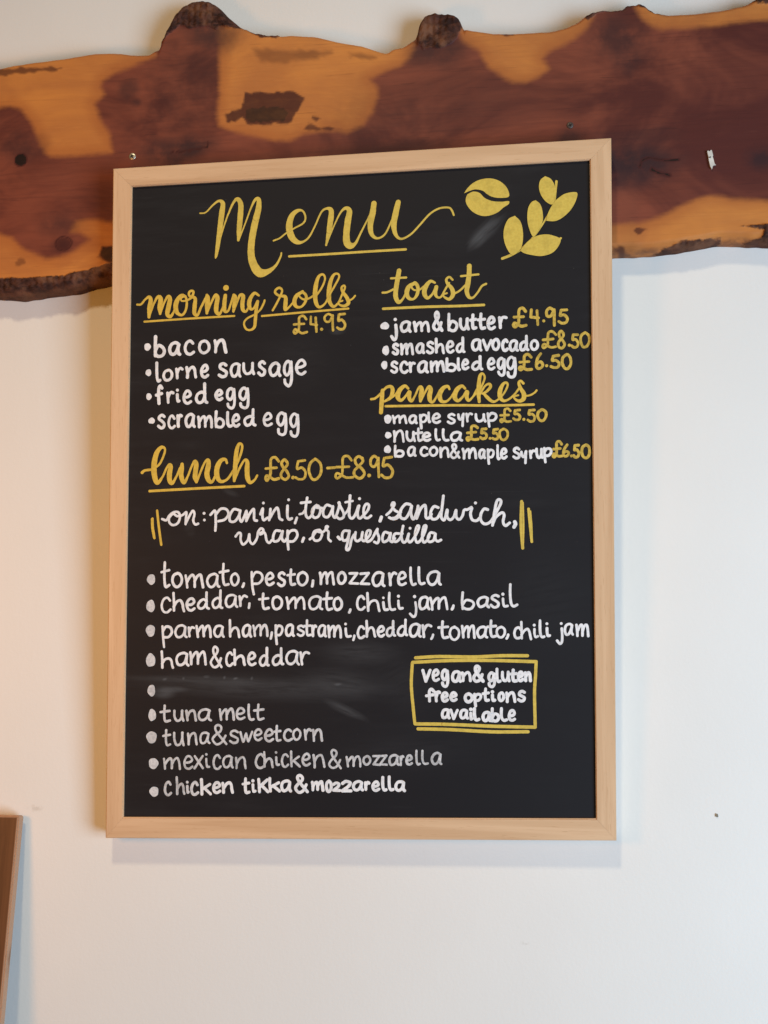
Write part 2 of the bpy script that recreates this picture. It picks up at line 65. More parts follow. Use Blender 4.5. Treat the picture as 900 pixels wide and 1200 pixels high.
 ('item', 'cheddar, tomato, chili jam, basil', 'white', '-2247,2762,28 -2281,2797,27 -2326,2774,28 -2349,2703,28 -2330,2637,28 -2285,2621,27 -2239,2655,29;-2204,2851,30 -2198,2739,29 -2197,2644,30;-2201,2688,33 -2163,2747,31 -2120,2763,32 -2092,2721,33 -2085,2674,32 -2073,2636,30;-2036,2713,30 -1983,2713,33 -1949,2746,32 -1970,2783,32 -2010,2775,32 -2039,2722,34 -2022,2659,33 -1982,2644,32 -1945,2667,30;-1795,2749,31 -1834,2775,29 -1881,2745,31 -1901,2699,30 -1875,2666,30 -1829,2680,29 -1795,2745,28;-1797,2857,30 -1799,2739,31 -1794,2680,30 -1770,2665,31;-1625,2764,28 -1661,2792,29 -1712,2758,29 -1722,2711,29 -1699,2674,28 -1655,2689,30 -1625,2752,28;-1627,2880,30 -1631,2748,30 -1627,2683,30 -1606,2673,29;-1438,2806,28 -1480,2825,27 -1537,2809,30 -1562,2750,29 -1544,2691,30 -1501,2688,29 -1464,2726,29 -1444,2794,28 -1446,2735,30 -1440,2700,28 -1423,2685,29;-1394,2807,31 -1385,2745,32 -1384,2697,30;-1384,2753,30 -1359,2798,28 -1334,2816,29 -1305,2802,28;-1274,2723,30 -1277,2693,30 -1281,2672,29;-1107,2838,31 -1113,2727,30 -1098,2662,30 -1044,2670,34;-1157,2772,28 -1048,2784,28;-935,2805,31 -982,2785,31 -994,2721,31 -972,2663,32 -928,2660,31 -890,2696,31 -885,2759,31 -922,2798,31 -952,2803,32;-825,2792,29 -812,2732,28 -805,2661,29;-802,2717,29 -762,2770,31 -732,2788,31 -716,2755,29 -717,2669,29;-714,2719,28 -674,2780,30 -640,2792,28 -618,2743,28 -613,2660,30;-416,2785,29 -463,2805,28 -526,2785,29 -554,2726,28 -535,2664,28 -486,2657,28 -445,2696,28 -420,2769,29 -425,2707,28 -424,2667,27 -400,2655,28;-339,2848,31 -348,2727,29 -333,2650,30 -282,2659,30;-388,2772,30 -285,2782,33;-208,2788,32 -247,2765,31 -260,2708,30 -238,2653,32 -205,2648,33 -170,2684,33 -168,2739,31 -197,2781,31 -222,2778,33;-64,2648,31 -70,2628,29 -78,2615,31;100,2772,31 71,2805,30 33,2782,29 17,2716,28 32,2659,29 70,2647,28 104,2675,29;139,2839,32 144,2733,32 148,2634,31;145,2682,27 181,2739,28 233,2753,28 260,2722,27 270,2664,29 279,2631,28;326,2731,31 331,2685,31 343,2646,32 377,2648,33;327,2784,31;398,2841,29 395,2753,30 405,2667,29 429,2644,29 462,2651,31;504,2748,28 506,2695,31 520,2659,30 551,2662,31;505,2802,38;703,2731,27 712,2659,28 703,2579,28 674,2564,31 640,2597,28;694,2797,37;852,2770,32 821,2792,32 772,2775,32 751,2719,32 764,2658,31 801,2657,30 834,2691,32 850,2758,29 843,2706,31 850,2669,32 864,2652,32;879,2780,31 895,2718,30 900,2647,30;900,2706,31 935,2759,30 967,2778,30 978,2743,30 976,2657,33;975,2710,28 1008,2766,29 1047,2785,28 1063,2729,29 1074,2650,27;1147,2690,30 1139,2665,33 1129,2648,31;1256,2841,30 1248,2743,31 1254,2652,28;1254,2701,29 1296,2753,28 1363,2739,27 1383,2701,30 1351,2655,30 1296,2650,30 1252,2673,28;1545,2771,31 1508,2788,30 1456,2773,30 1429,2731,33 1447,2680,30 1481,2679,30 1523,2707,31 1543,2762,32 1534,2718,30 1540,2684,31 1556,2672,33;1668,2796,33 1637,2809,31 1600,2795,30 1596,2768,31 1634,2746,31 1666,2718,31 1659,2683,32 1618,2668,29 1581,2695,31;1720,2769,29 1723,2721,28 1735,2681,30 1772,2685,30;1720,2820,36;1807,2932,30 1803,2820,30 1814,2712,32 1843,2680,32 1882,2698,29'),
 ('item', 'parma ham, pastrami, cheddar, tomato, chili jam', 'white', '-2339,2454,27 -2328,2306,28 -2317,2207,26;-2333,2397,30 -2296,2449,32 -2240,2439,32 -2222,2384,33 -2261,2329,30 -2326,2324,32;-2056,2443,28 -2094,2466,28 -2149,2450,28 -2179,2389,28 -2159,2333,28 -2116,2328,29 -2076,2364,27 -2057,2432,30 -2062,2376,30 -2059,2342,27 -2040,2328,29;-2014,2439,29 -2009,2379,28 -2004,2336,28;-2007,2385,27 -1989,2432,29 -1966,2443,29 -1948,2435,28;-1918,2456,29 -1910,2398,31 -1901,2329,30;-1901,2387,30 -1872,2437,29 -1847,2459,32 -1834,2423,32 -1830,2338,33;-1827,2391,33 -1800,2446,31 -1771,2460,29 -1753,2411,32 -1747,2329,32;-1599,2442,30 -1629,2460,28 -1677,2450,30 -1703,2393,30 -1684,2341,28 -1648,2333,29 -1619,2369,30 -1602,2433,28 -1606,2381,28 -1600,2346,30 -1587,2331,28;-1512,2526,29 -1510,2428,31 -1508,2335,30;-1504,2381,29 -1473,2427,29 -1437,2437,30 -1412,2409,29 -1404,2365,30 -1398,2327,30;-1265,2445,31 -1292,2468,33 -1333,2450,32 -1353,2396,33 -1339,2343,34 -1310,2340,31 -1279,2373,33 -1267,2435,33 -1270,2386,31 -1265,2349,33 -1255,2334,31;-1227,2461,27 -1215,2406,27 -1209,2341,29;-1216,2397,28 -1184,2449,26 -1151,2467,27 -1139,2428,26 -1139,2347,28;-1139,2400,29 -1107,2455,32 -1082,2466,32 -1063,2419,30 -1058,2340,29;-1004,2379,30 -1010,2338,29 -1017,2308,29;-957,2463,30 -953,2338,31 -944,2246,30;-954,2406,28 -928,2458,31 -886,2448,28 -878,2402,29 -906,2353,28 -948,2352,30;-750,2453,31 -775,2471,33 -814,2455,33 -833,2405,30 -821,2352,33 -792,2347,33 -762,2382,33 -751,2444,31 -754,2389,31 -752,2353,30 -740,2344,32;-623,2446,29 -648,2460,28 -681,2450,28 -684,2422,28 -653,2403,29 -621,2384,29 -631,2352,28 -663,2342,28 -692,2359,28;-581,2521,28 -584,2409,29 -575,2349,28 -538,2353,30;-614,2455,29 -540,2461,29;-516,2455,33 -513,2390,33 -510,2340,31;-512,2393,30 -499,2443,31 -485,2460,33 -472,2448,29;-363,2447,28 -389,2463,30 -423,2449,30 -443,2400,30 -431,2344,29 -402,2343,30 -380,2373,30 -367,2432,28 -369,2383,30 -367,2348,30 -357,2337,30;-326,2455,33 -319,2394,31 -316,2328,30;-318,2384,30 -292,2435,32 -265,2454,29 -254,2419,31 -255,2335,32;-253,2385,32 -225,2442,33 -202,2456,32 -183,2407,31 -179,2324,31;-121,2426,30 -118,2376,30 -103,2333,30 -60,2338,29;-122,2479,31;-18,2342,30 -24,2312,28 -31,2293,29;97,2423,29 70,2451,28 41,2435,28 23,2374,29 39,2322,31 69,2317,31 98,2337,30;127,2513,31 131,2419,32 129,2333,31;130,2374,30 155,2423,27 190,2438,28 212,2405,28 218,2364,29 227,2334,30;263,2389,29 303,2393,32 330,2417,32 312,2452,29 282,2441,30 260,2397,32 273,2347,29 302,2334,32 332,2353,30;446,2416,28 416,2436,29 378,2418,27 366,2370,29 387,2338,29 422,2355,27 442,2410,29;441,2512,30 439,2406,31 446,2352,29 462,2345,29;587,2430,28 551,2453,30 509,2422,30 495,2377,29 517,2347,31 557,2354,30 583,2414,30;586,2526,29 582,2416,30 588,2358,30 603,2351,30;750,2458,33 712,2478,31 660,2460,30 637,2404,32 650,2344,33 689,2336,32 725,2379,30 748,2447,33 742,2389,33 742,2347,30 761,2334,31;787,2460,32 795,2383,31 799,2330,32;797,2395,31 824,2451,33 854,2466,31 884,2453,31;907,2354,27 898,2324,29 885,2305,27;1019,2505,32 1012,2389,32 1027,2321,31 1078,2326,32;972,2436,31 1080,2445,29;1158,2445,29 1117,2421,27 1101,2361,28 1125,2308,29 1163,2296,27 1202,2335,28 1206,2399,27 1172,2436,27 1144,2436,29;1245,2453,30 1253,2390,31 1258,2324,31;1259,2382,28 1286,2436,29 1308,2450,26 1316,2413,27 1317,2327,29;1321,2383,30 1343,2441,29 1372,2455,30 1381,2404,30 1386,2320,30;1521,2426,31 1491,2444,32 1444,2430,30 1420,2382,31 1439,2329,32 1468,2325,32 1502,2359,30 1518,2417,31 1511,2367,30 1515,2335,30 1531,2324,30;1580,2514,30 1573,2396,32 1589,2333,31 1633,2338,30;1538,2443,31 1633,2453,33;1696,2443,28 1656,2424,29 1643,2378,27 1664,2332,28 1701,2324,28 1731,2357,28 1736,2406,29 1710,2440,27 1682,2437,28;1775,2353,30 1767,2327,28 1756,2310,29;1922,2408,30 1898,2436,31 1862,2420,29 1846,2370,30 1860,2321,29 1893,2314,30 1928,2331,28;1927,2498,29 1929,2404,27 1930,2312,27;1927,2352,30 1961,2400,28 1998,2419,30 2018,2386,29 2027,2340,29 2035,2303,29;2076,2417,28 2076,2366,27 2087,2327,27 2114,2336,27;2074,2463,33;2141,2516,29 2139,2432,33 2145,2353,31 2164,2326,30 2186,2332,31;2219,2427,32 2220,2381,33 2227,2341,30 2248,2344,32;2219,2479,33;2387,2423,30 2391,2343,28 2386,2272,30 2363,2249,28 2333,2285,30;2382,2481,33;2504,2459,30 2478,2476,28 2439,2461,30 2422,2414,29 2432,2360,30 2459,2356,28 2485,2393,31 2501,2446,30 2495,2401,29 2501,2369,29 2511,2356,28;2554,2465,31 2561,2405,30 2563,2340,29;2565,2395,31 2590,2448,30 2612,2467,31 2622,2430,32 2620,2343,32;2623,2397,30 2644,2454,30 2668,2465,30 2680,2420,30 2685,2338,30'),
 ('item', 'ham&cheddar', 'white', '-2346,2154,30 -2339,2055,29 -2337,1964,31;-2340,2010,30 -2305,2060,30 -2255,2072,30 -2227,2046,29 -2218,1998,28 -2207,1963,29;-2033,2120,31 -2073,2138,32 -2135,2118,30 -2163,2065,29 -2143,2002,32 -2096,1999,32 -2058,2034,32 -2037,2105,30 -2041,2050,30 -2038,2011,30 -2017,1991,30;-1994,2145,32 -1983,2084,33 -1982,2007,34;-1982,2067,32 -1942,2131,31 -1915,2148,31 -1900,2110,32 -1900,2012,30;-1900,2076,33 -1863,2134,30 -1832,2152,31 -1814,2094,31 -1807,2003,30;-1621,2074,30 -1654,1990,30 -1707,1971,28 -1744,2025,27 -1715,2084,27 -1669,2140,29 -1662,2184,30 -1691,2213,27 -1713,2187,28 -1702,2121,28 -1613,1973,29;-1483,2118,28 -1506,2145,28 -1538,2123,28 -1555,2063,27 -1542,2002,30 -1509,1989,31 -1476,2017,29;-1456,2175,32 -1452,2087,31 -1450,2003,34;-1448,2047,32 -1417,2087,31 -1373,2106,33 -1346,2076,34 -1340,2030,33 -1333,2003,34;-1288,2068,31 -1238,2072,33 -1207,2104,33 -1230,2141,33 -1263,2133,32 -1289,2073,32 -1275,2014,34 -1241,1998,32 -1203,2017,33;-1060,2082,30 -1095,2110,28 -1134,2080,29 -1148,2033,29 -1127,1994,31 -1089,2005,30 -1063,2073,28;-1063,2197,33 -1065,2075,33 -1061,2006,32 -1044,1996,32;-889,2090,32 -928,2113,32 -977,2084,31 -991,2037,30 -968,2000,30 -918,2019,31 -889,2078,30;-892,2193,31 -892,2082,31 -887,2018,33 -869,2011,32;-696,2142,31 -738,2162,32 -798,2145,29 -829,2083,28 -808,2021,30 -760,2014,31 -718,2059,29 -701,2127,32 -707,2067,29 -699,2028,28 -680,2006,29;-659,2145,30 -650,2065,28 -642,2007,29;-644,2073,28 -620,2132,30 -589,2148,30 -558,2136,29'),
 ('item', 'tuna melt', 'greywhite', '-2306,1512,29 -2311,1395,28 -2295,1330,31 -2241,1338,30;-2357,1436,29 -2247,1452,31;-2186,1453,29 -2184,1383,28 -2157,1338,29 -2120,1344,27 -2094,1389,29 -2094,1453,28;-2091,1456,31 -2093,1386,32 -2076,1339,30;-2039,1453,32 -2030,1392,31 -2025,1345,29;-2025,1391,32 -1998,1442,29 -1957,1459,29 -1937,1429,30 -1931,1386,29 -1923,1342,30;-1755,1457,30 -1802,1473,30 -1862,1456,28 -1889,1402,28 -1869,1354,28 -1825,1350,29 -1784,1384,29 -1762,1444,29 -1769,1393,29 -1761,1358,27 -1739,1346,29;-1632,1473,27 -1625,1415,29 -1617,1352,27;-1619,1406,29 -1585,1457,27 -1558,1474,29 -1550,1438,28 -1548,1358,27;-1548,1413,32 -1520,1464,30 -1488,1481,31 -1470,1432,31 -1463,1356,31;-1426,1422,28 -1371,1426,28 -1338,1454,27 -1362,1488,28 -1401,1484,28 -1427,1429,26 -1414,1375,29 -1375,1363,28 -1333,1383,26;-1282,1531,29 -1284,1451,29 -1274,1379,30 -1251,1356,29 -1223,1362,29;-1165,1533,27 -1173,1425,27 -1158,1361,29 -1103,1373,27;-1217,1463,29 -1105,1478,30'),
 ('item', 'tuna&sweetcorn', 'greywhite', '-2286,1223,28 -2289,1116,27 -2276,1048,26 -2236,1057,26;-2323,1155,27 -2238,1170,29;-2188,1193,27 -2184,1111,29 -2158,1052,29 -2114,1063,27 -2093,1117,26 -2086,1196,29;-2089,1196,29 -2086,1114,27 -2072,1050,28;-2018,1186,29 -2009,1116,31 -2010,1061,30;-2008,1118,28 -1981,1175,27 -1942,1193,27 -1925,1159,29 -1920,1110,29 -1912,1062,27;-1768,1186,27 -1802,1199,28 -1848,1187,25 -1867,1134,26 -1855,1082,26 -1818,1079,26 -1789,1115,27 -1770,1176,27 -1779,1122,25 -1770,1087,26 -1757,1078,26;-1562,1167,26 -1610,1089,27 -1673,1065,26 -1719,1121,26 -1684,1172,29 -1625,1218,26 -1616,1269,26 -1653,1290,28 -1686,1268,26 -1669,1207,27 -1552,1069,27;-1414,1209,29 -1451,1226,27 -1491,1212,26 -1495,1177,29 -1455,1155,27 -1415,1132,26 -1423,1093,29 -1468,1083,29 -1507,1105,26;-1382,1209,27 -1355,1110,26 -1342,1108,28 -1317,1185,27 -1310,1183,26 -1291,1109,26 -1278,1117,26 -1240,1216,25;-1212,1177,27 -1163,1180,27 -1130,1208,26 -1154,1242,28 -1188,1234,28 -1213,1184,26 -1200,1132,25 -1165,1117,28 -1128,1141,26;-1084,1169,29 -1029,1176,30 -996,1203,28 -1020,1243,30 -1056,1233,30 -1084,1179,29 -1072,1124,29 -1032,1107,30 -990,1132,28;-944,1286,29 -948,1184,28 -939,1118,28 -901,1122,28;-977,1218,28 -902,1228,28;-772,1225,29 -800,1245,28 -836,1228,30 -857,1176,29 -839,1128,28 -802,1117,31 -765,1137,29;-703,1251,28 -737,1227,26 -747,1178,26 -728,1135,28 -697,1130,25 -668,1165,27 -664,1213,25 -689,1244,27 -714,1246,25;-612,1243,26 -604,1180,27 -599,1130,26;-601,1187,28 -582,1232,31 -559,1250,30 -538,1236,30;-511,1243,26 -505,1169,27 -502,1117,26;-503,1176,30 -474,1233,32 -439,1248,29 -418,1214,30 -414,1167,30 -407,1121,30'),
 ('item', 'mexican chicken&mozzarella', 'grey', '-2312,886,25 -2303,831,28 -2299,770,26;-2298,823,30 -2264,872,30 -2232,892,30 -2215,859,29 -2215,778,30;-2213,825,27 -2182,879,26 -2147,897,26 -2125,845,26 -2116,770,27;-2059,844,25 -2003,849,28 -1967,877,26 -1993,917,26 -2033,914,25 -2061,850,26 -2048,790,26 -2004,774,27 -1964,799,27;-1934,921,28 -1836,784,28;-1838,926,26 -1937,780,28;-1794,893,26 -1792,843,26 -1782,801,27 -1758,801,25;-1794,945,32;-1627,905,26 -1655,938,26 -1689,918,28 -1708,854,27 -1691,790,27 -1654,776,26 -1621,806,27;-1484,909,27 -1520,930,28 -1570,910,26 -1590,858,26 -1574,806,26 -1536,799,26 -1507,839,26 -1489,903,28 -1491,850,27 -1487,812,28 -1475,797,27;-1435,908,27 -1426,838,26 -1429,789,25;-1424,841,26 -1394,896,26 -1352,918,25 -1331,883,27 -1328,837,28 -1319,789,27;-1104,926,27 -1135,956,29 -1175,929,29 -1197,861,28 -1176,807,29 -1135,795,30 -1096,817,28;-1096,979,26 -1091,894,27 -1092,812,28;-1091,850,30 -1063,891,30 -1029,907,28 -1007,877,30 -1001,836,29 -995,807,28;-953,920,28 -950,869,27 -942,832,26 -919,837,29;-954,977,30;-813,931,26 -836,956,26 -869,939,26 -884,876,28 -870,824,27 -840,811,25 -809,838,26;-774,989,28 -773,901,28 -769,819,26;-682,933,25 -764,873,24;-743,884,30 -672,818,29;-633,895,29 -583,900,27 -556,929,28 -577,966,29 -610,955,28 -637,902,29 -623,846,30 -586,833,29 -551,854,27;-507,952,30 -496,870,29 -494,812,29;-496,877,28 -462,936,27 -417,953,26 -398,918,26 -386,864,27 -380,818,29;-192,900,25 -232,826,26 -287,807,26 -323,847,25 -293,901,26 -243,950,27 -236,991,25 -271,1015,25 -294,992,27 -278,936,26 -185,804,25;-117,935,26 -108,886,27 -101,826,26;-105,877,30 -71,922,29 -50,938,27 -35,909,27 -34,835,29;-32,878,25 -8,930,26 23,942,24 42,898,26 45,828,25;125,948,27 93,931,26 82,893,28 100,857,28 129,853,28 157,881,27 161,916,27 136,946,28 114,944,27;197,949,27 268,951,26 268,951,28 200,855,26 200,855,28 274,849,26;275,949,27 351,956,26 351,956,26 277,856,25 277,856,25 356,852,25;484,947,27 451,963,29 407,949,28 386,906,28 399,855,29 434,855,27 465,887,29 478,937,27 477,893,27 480,865,27 495,853,28;515,946,26 518,890,24 519,849,25;519,897,25 529,939,28 540,954,26 550,944,26;585,903,31 623,910,28 645,929,30 630,960,30 604,953,31 586,910,30 595,868,31 623,859,28 647,873,28;702,1018,26 700,951,28 705,884,26 720,861,28 741,867,26;772,1016,27 769,951,28 778,888,25 800,867,25 832,873,25;980,975,28 946,994,28 904,975,29 879,925,30 896,874,30 929,869,27 960,906,29 977,966,29 973,916,30 974,882,27 987,869,27'),
 ('item', 'chicken', 'grey', '-2230,585,29 -2252,615,30 -2284,593,29 -2298,525,31 -2284,476,29 -2255,460,29 -2224,486,30;-2155,672,29 -2149,580,28 -2147,477,30;-2148,530,29 -2122,577,28 -2092,596,28 -2073,559,28 -2069,509,28 -2061,481,29'),
 ('item', 'chicken', 'greywhite', '-2025,569,31 -2024,531,30 -2020,494,30 -2009,502,28;-2026,616,33;-1902,586,33 -1925,618,32 -1956,598,34 -1975,538,34 -1959,482,33 -1928,473,32 -1895,497,34'),
 ('item', 'chicken tikka&mozzarella', 'white', '-1854,648,39 -1849,566,36 -1847,479,36;-1751,595,34 -1838,539,35;-1816,550,33 -1742,482,33;-1704,555,34 -1661,560,32 -1632,582,35 -1650,615,34 -1682,610,35 -1707,561,34 -1694,512,35 -1663,499,33 -1628,519,35;-1595,610,34 -1586,550,35 -1585,504,37;-1582,552,34 -1550,601,35 -1512,618,37 -1491,589,34 -1486,543,35 -1476,506,35;-1320,668,34 -1322,567,37 -1312,507,34 -1276,513,34;-1352,604,31 -1279,618,33;-1231,599,33 -1229,554,31 -1223,521,32 -1203,526,32;-1231,644,38;-1162,662,34 -1156,591,35 -1152,516,35;-1060,658,35 -1147,578,38;-1128,592,36 -1052,520,36;-1030,674,35 -1029,599,33 -1021,527,34;-922,627,33 -1016,575,35;-990,591,37 -914,531,37;-790,633,34 -819,649,36 -870,633,34 -888,586,37 -873,539,35 -842,537,35 -809,568,37 -790,624,33 -795,577,36 -791,547,36 -780,533,37;-595,608,34 -633,538,35 -685,519,34 -722,566,35 -695,611,37 -644,659,35 -642,695,35 -671,716,37 -697,696,37 -681,647,35 -582,527,36;-524,638,35 -516,598,34 -517,548,33;-517,589,34 -493,626,34 -472,640,34 -462,613,34 -460,555,35;-461,593,35 -436,634,36 -414,645,36 -405,607,37 -397,549,39;-324,653,37 -348,635,35 -356,591,34 -345,542,35 -322,536,37 -301,570,36 -300,619,36 -316,648,35 -333,646,37;-271,616,34 -242,634,32 -206,622,33 -221,589,35 -272,549,35 -272,549,34 -197,548,35;-165,630,37 -125,654,37 -74,637,36 -96,598,37 -167,545,38 -167,545,38 -65,546,35;62,640,33 30,656,33 -17,640,35 -38,602,36 -22,562,35 12,558,32 40,586,35 59,634,34 53,595,33 58,566,36 71,558,36;103,642,34 106,594,36 108,564,35;107,600,34 119,634,35 132,647,33 144,638,36;191,599,33 233,604,32 256,624,32 239,653,35 212,646,33 188,605,32 201,562,33 230,555,35 261,571,33;307,705,37 305,639,37 311,582,35 324,559,34 345,565,35;382,712,34 381,644,35 387,584,34 405,564,37 427,570,35;550,647,36 522,660,35 479,650,34 458,605,35 472,565,34 502,561,34 532,590,32 549,637,35 545,597,35 548,570,35 560,558,36'),
 ('item', 'vegan&gluten free options available', 'white', '784,1940,36 818,1816,36 818,1816,35 868,1943,36;903,1882,32 938,1886,33 963,1911,32 948,1946,33 920,1937,35 903,1889,34 911,1836,34 937,1824,32 966,1841,32;1067,1917,38 1039,1946,39 1011,1912,36 1010,1865,37 1030,1836,39 1055,1856,36 1067,1922,37;1068,1933,36 1074,1847,35 1066,1779,34 1045,1756,34 1018,1771,34 1011,1798,36;1209,1915,36 1184,1928,34 1146,1917,37 1128,1873,36 1137,1826,37 1170,1818,38 1194,1853,38 1208,1905,37 1206,1861,37 1208,1830,38 1219,1818,35;1242,1912,37 1251,1863,35 1248,1826,36;1250,1866,33 1277,1905,32 1309,1920,32 1325,1894,34 1331,1860,32 1334,1824,34;1470,1894,39 1441,1833,36 1396,1819,37 1371,1855,36 1393,1896,37 1431,1939,38 1437,1973,37 1413,1991,40 1394,1977,38 1403,1924,40 1480,1820,39;1606,1896,36 1579,1918,34 1550,1890,35 1548,1850,34 1569,1823,34 1593,1843,35 1606,1901,32;1608,1904,36 1613,1835,34 1606,1779,33 1584,1757,34 1555,1768,34 1550,1795,37;1641,1959,32 1640,1892,34 1644,1837,32 1658,1814,34 1677,1823,35;1704,1924,34 1703,1867,35 1721,1829,36 1749,1832,33 1768,1870,37 1769,1926,34;1770,1925,34 1770,1866,35 1779,1825,35;1827,1947,39 1822,1873,39 1831,1825,38 1863,1826,40;1795,1902,33 1862,1908,35;1886,1874,37 1915,1878,38 1933,1898,38 1922,1925,36 1902,1920,36 1885,1879,36 1893,1835,37 1915,1827,39 1935,1843,38;1966,1917,36 1968,1865,36 1969,1828,36;1968,1869,36 1986,1908,36 2005,1919,39 2016,1895,38 2019,1862,35 2022,1828,37;905,1703,35 884,1725,36 860,1708,35 857,1657,34 859,1588,34;822,1648,33 900,1661,36;931,1688,36 934,1631,33 938,1589,33;937,1637,37 950,1683,37 965,1693,38 978,1686,37;1006,1634,36 1042,1636,36 1065,1658,38 1049,1684,35 1024,1679,34 1006,1640,36 1016,1595,35 1042,1589,36 1067,1605,34;1106,1636,34 1143,1644,34 1166,1659,36 1149,1685,35 1126,1681,37 1104,1643,34 1115,1605,35 1142,1594,34 1168,1610,34;1313,1673,39 1284,1661,36 1271,1624,38 1289,1587,39 1318,1583,39 1348,1608,39 1350,1644,39 1325,1670,35 1305,1672,39;1380,1670,32 1385,1587,35 1391,1535,33;1382,1637,31 1408,1667,32 1444,1665,33 1452,1635,32 1426,1601,31 1389,1597,34;1508,1733,32 1502,1650,34 1511,1601,34 1540,1604,34;1478,1676,33 1540,1686,34;1586,1661,37 1586,1629,37 1593,1600,36 1611,1603,36;1586,1698,39;1688,1689,33 1668,1674,34 1660,1636,36 1670,1602,34 1690,1598,33 1710,1622,35 1713,1660,34 1697,1686,37 1682,1683,34;1748,1688,32 1755,1629,33 1754,1587,36;1752,1633,36 1780,1676,34 1815,1692,34 1830,1665,37 1837,1627,35 1842,1589,34;1951,1695,36 1927,1707,37 1899,1695,35 1895,1669,37 1923,1651,35 1949,1632,37 1942,1605,36 1912,1594,34 1883,1612,34;1079,1481,34 1055,1491,34 1021,1482,34 1005,1441,33 1014,1401,35 1042,1401,34 1065,1427,33 1075,1473,34 1073,1433,35 1075,1407,35 1084,1397,36;1104,1487,32 1137,1389,35 1137,1389,33 1180,1485,31;1289,1476,33 1265,1488,35 1231,1478,34 1216,1437,35 1226,1400,33 1251,1397,33 1276,1423,35 1288,1468,35 1285,1430,33 1289,1404,35 1297,1396,35;1334,1453,34 1335,1413,33 1338,1385,36 1349,1390,33;1335,1496,41;1376,1502,39 1375,1444,40 1382,1395,39 1401,1375,37 1427,1384,36;1550,1452,36 1527,1464,36 1491,1454,35 1475,1415,39 1485,1375,36 1511,1371,38 1534,1397,37 1546,1445,37 1543,1407,38 1545,1380,38 1555,1370,36;1582,1507,33 1580,1438,34 1579,1366,34;1580,1405,33 1608,1446,33 1642,1437,36 1654,1406,36 1637,1371,36 1605,1365,37 1583,1380,34;1687,1508,35 1684,1446,34 1692,1392,33 1717,1373,34 1747,1381,33;1773,1423,32 1811,1429,35 1835,1452,33 1820,1485,35 1792,1479,33 1773,1430,34 1782,1386,34 1811,1375,33 1836,1389,34'),
 ('heading', 'Menu', 'gold', '-1893,7468,18 -1822,7476,18 -1728,7566,23 -1657,7610,32 -1609,7577,54 -1621,7455,68 -1644,7269,63 -1667,7082,54 -1688,6943,36 -1698,6906,18;-1691,6943,18 -1609,7244,18 -1527,7475,23 -1468,7594,32 -1421,7620,50 -1385,7550,63 -1392,7398,68 -1406,7235,59 -1415,7114,32;-1408,7118,18 -1326,7325,18 -1256,7509,23 -1204,7605,36 -1162,7603,50 -1167,7482,72 -1214,7297,81 -1251,7088,81 -1256,6925,86 -1221,6796,99 -1150,6703,108 -1045,6717,63 -952,6785,32 -894,6888,23 -884,6934,20;-980,7089,20 -905,7116,20 -824,7175,20 -719,7233,20 -614,7289,23 -589,7362,23 -621,7438,23 -681,7446,41 -747,7397,63 -784,7301,77 -782,7197,81 -747,7109,77 -684,7058,54 -615,7062,27 -545,7117,23 -475,7241,20 -394,7412,23 -324,7455,32 -274,7423,59 -286,7279,68 -312,7118,50 -338,7008,23;-333,7022,18 -245,7231,18 -163,7394,23 -99,7449,41 -53,7413,63 -72,7293,77 -91,7132,77 -84,7028,86 -41,6987,77 19,7017,36 88,7148,23 181,7328,20 227,7442,20;244,7492,63 227,7372,72 199,7235,68 214,7119,50 282,7066,27 374,7112,23 454,7270,20 505,7406,20;536,7492,63 505,7360,72 481,7223,68 503,7102,45 567,7047,27 680,7095,23 795,7209,23 909,7330,23 1022,7394,23 1135,7400,23 1175,7364,23 1197,7306,23'),
 ('underline', '', 'gold', '-789,6890,29 -303,6898,29 178,6909,29 622,6916,29'),
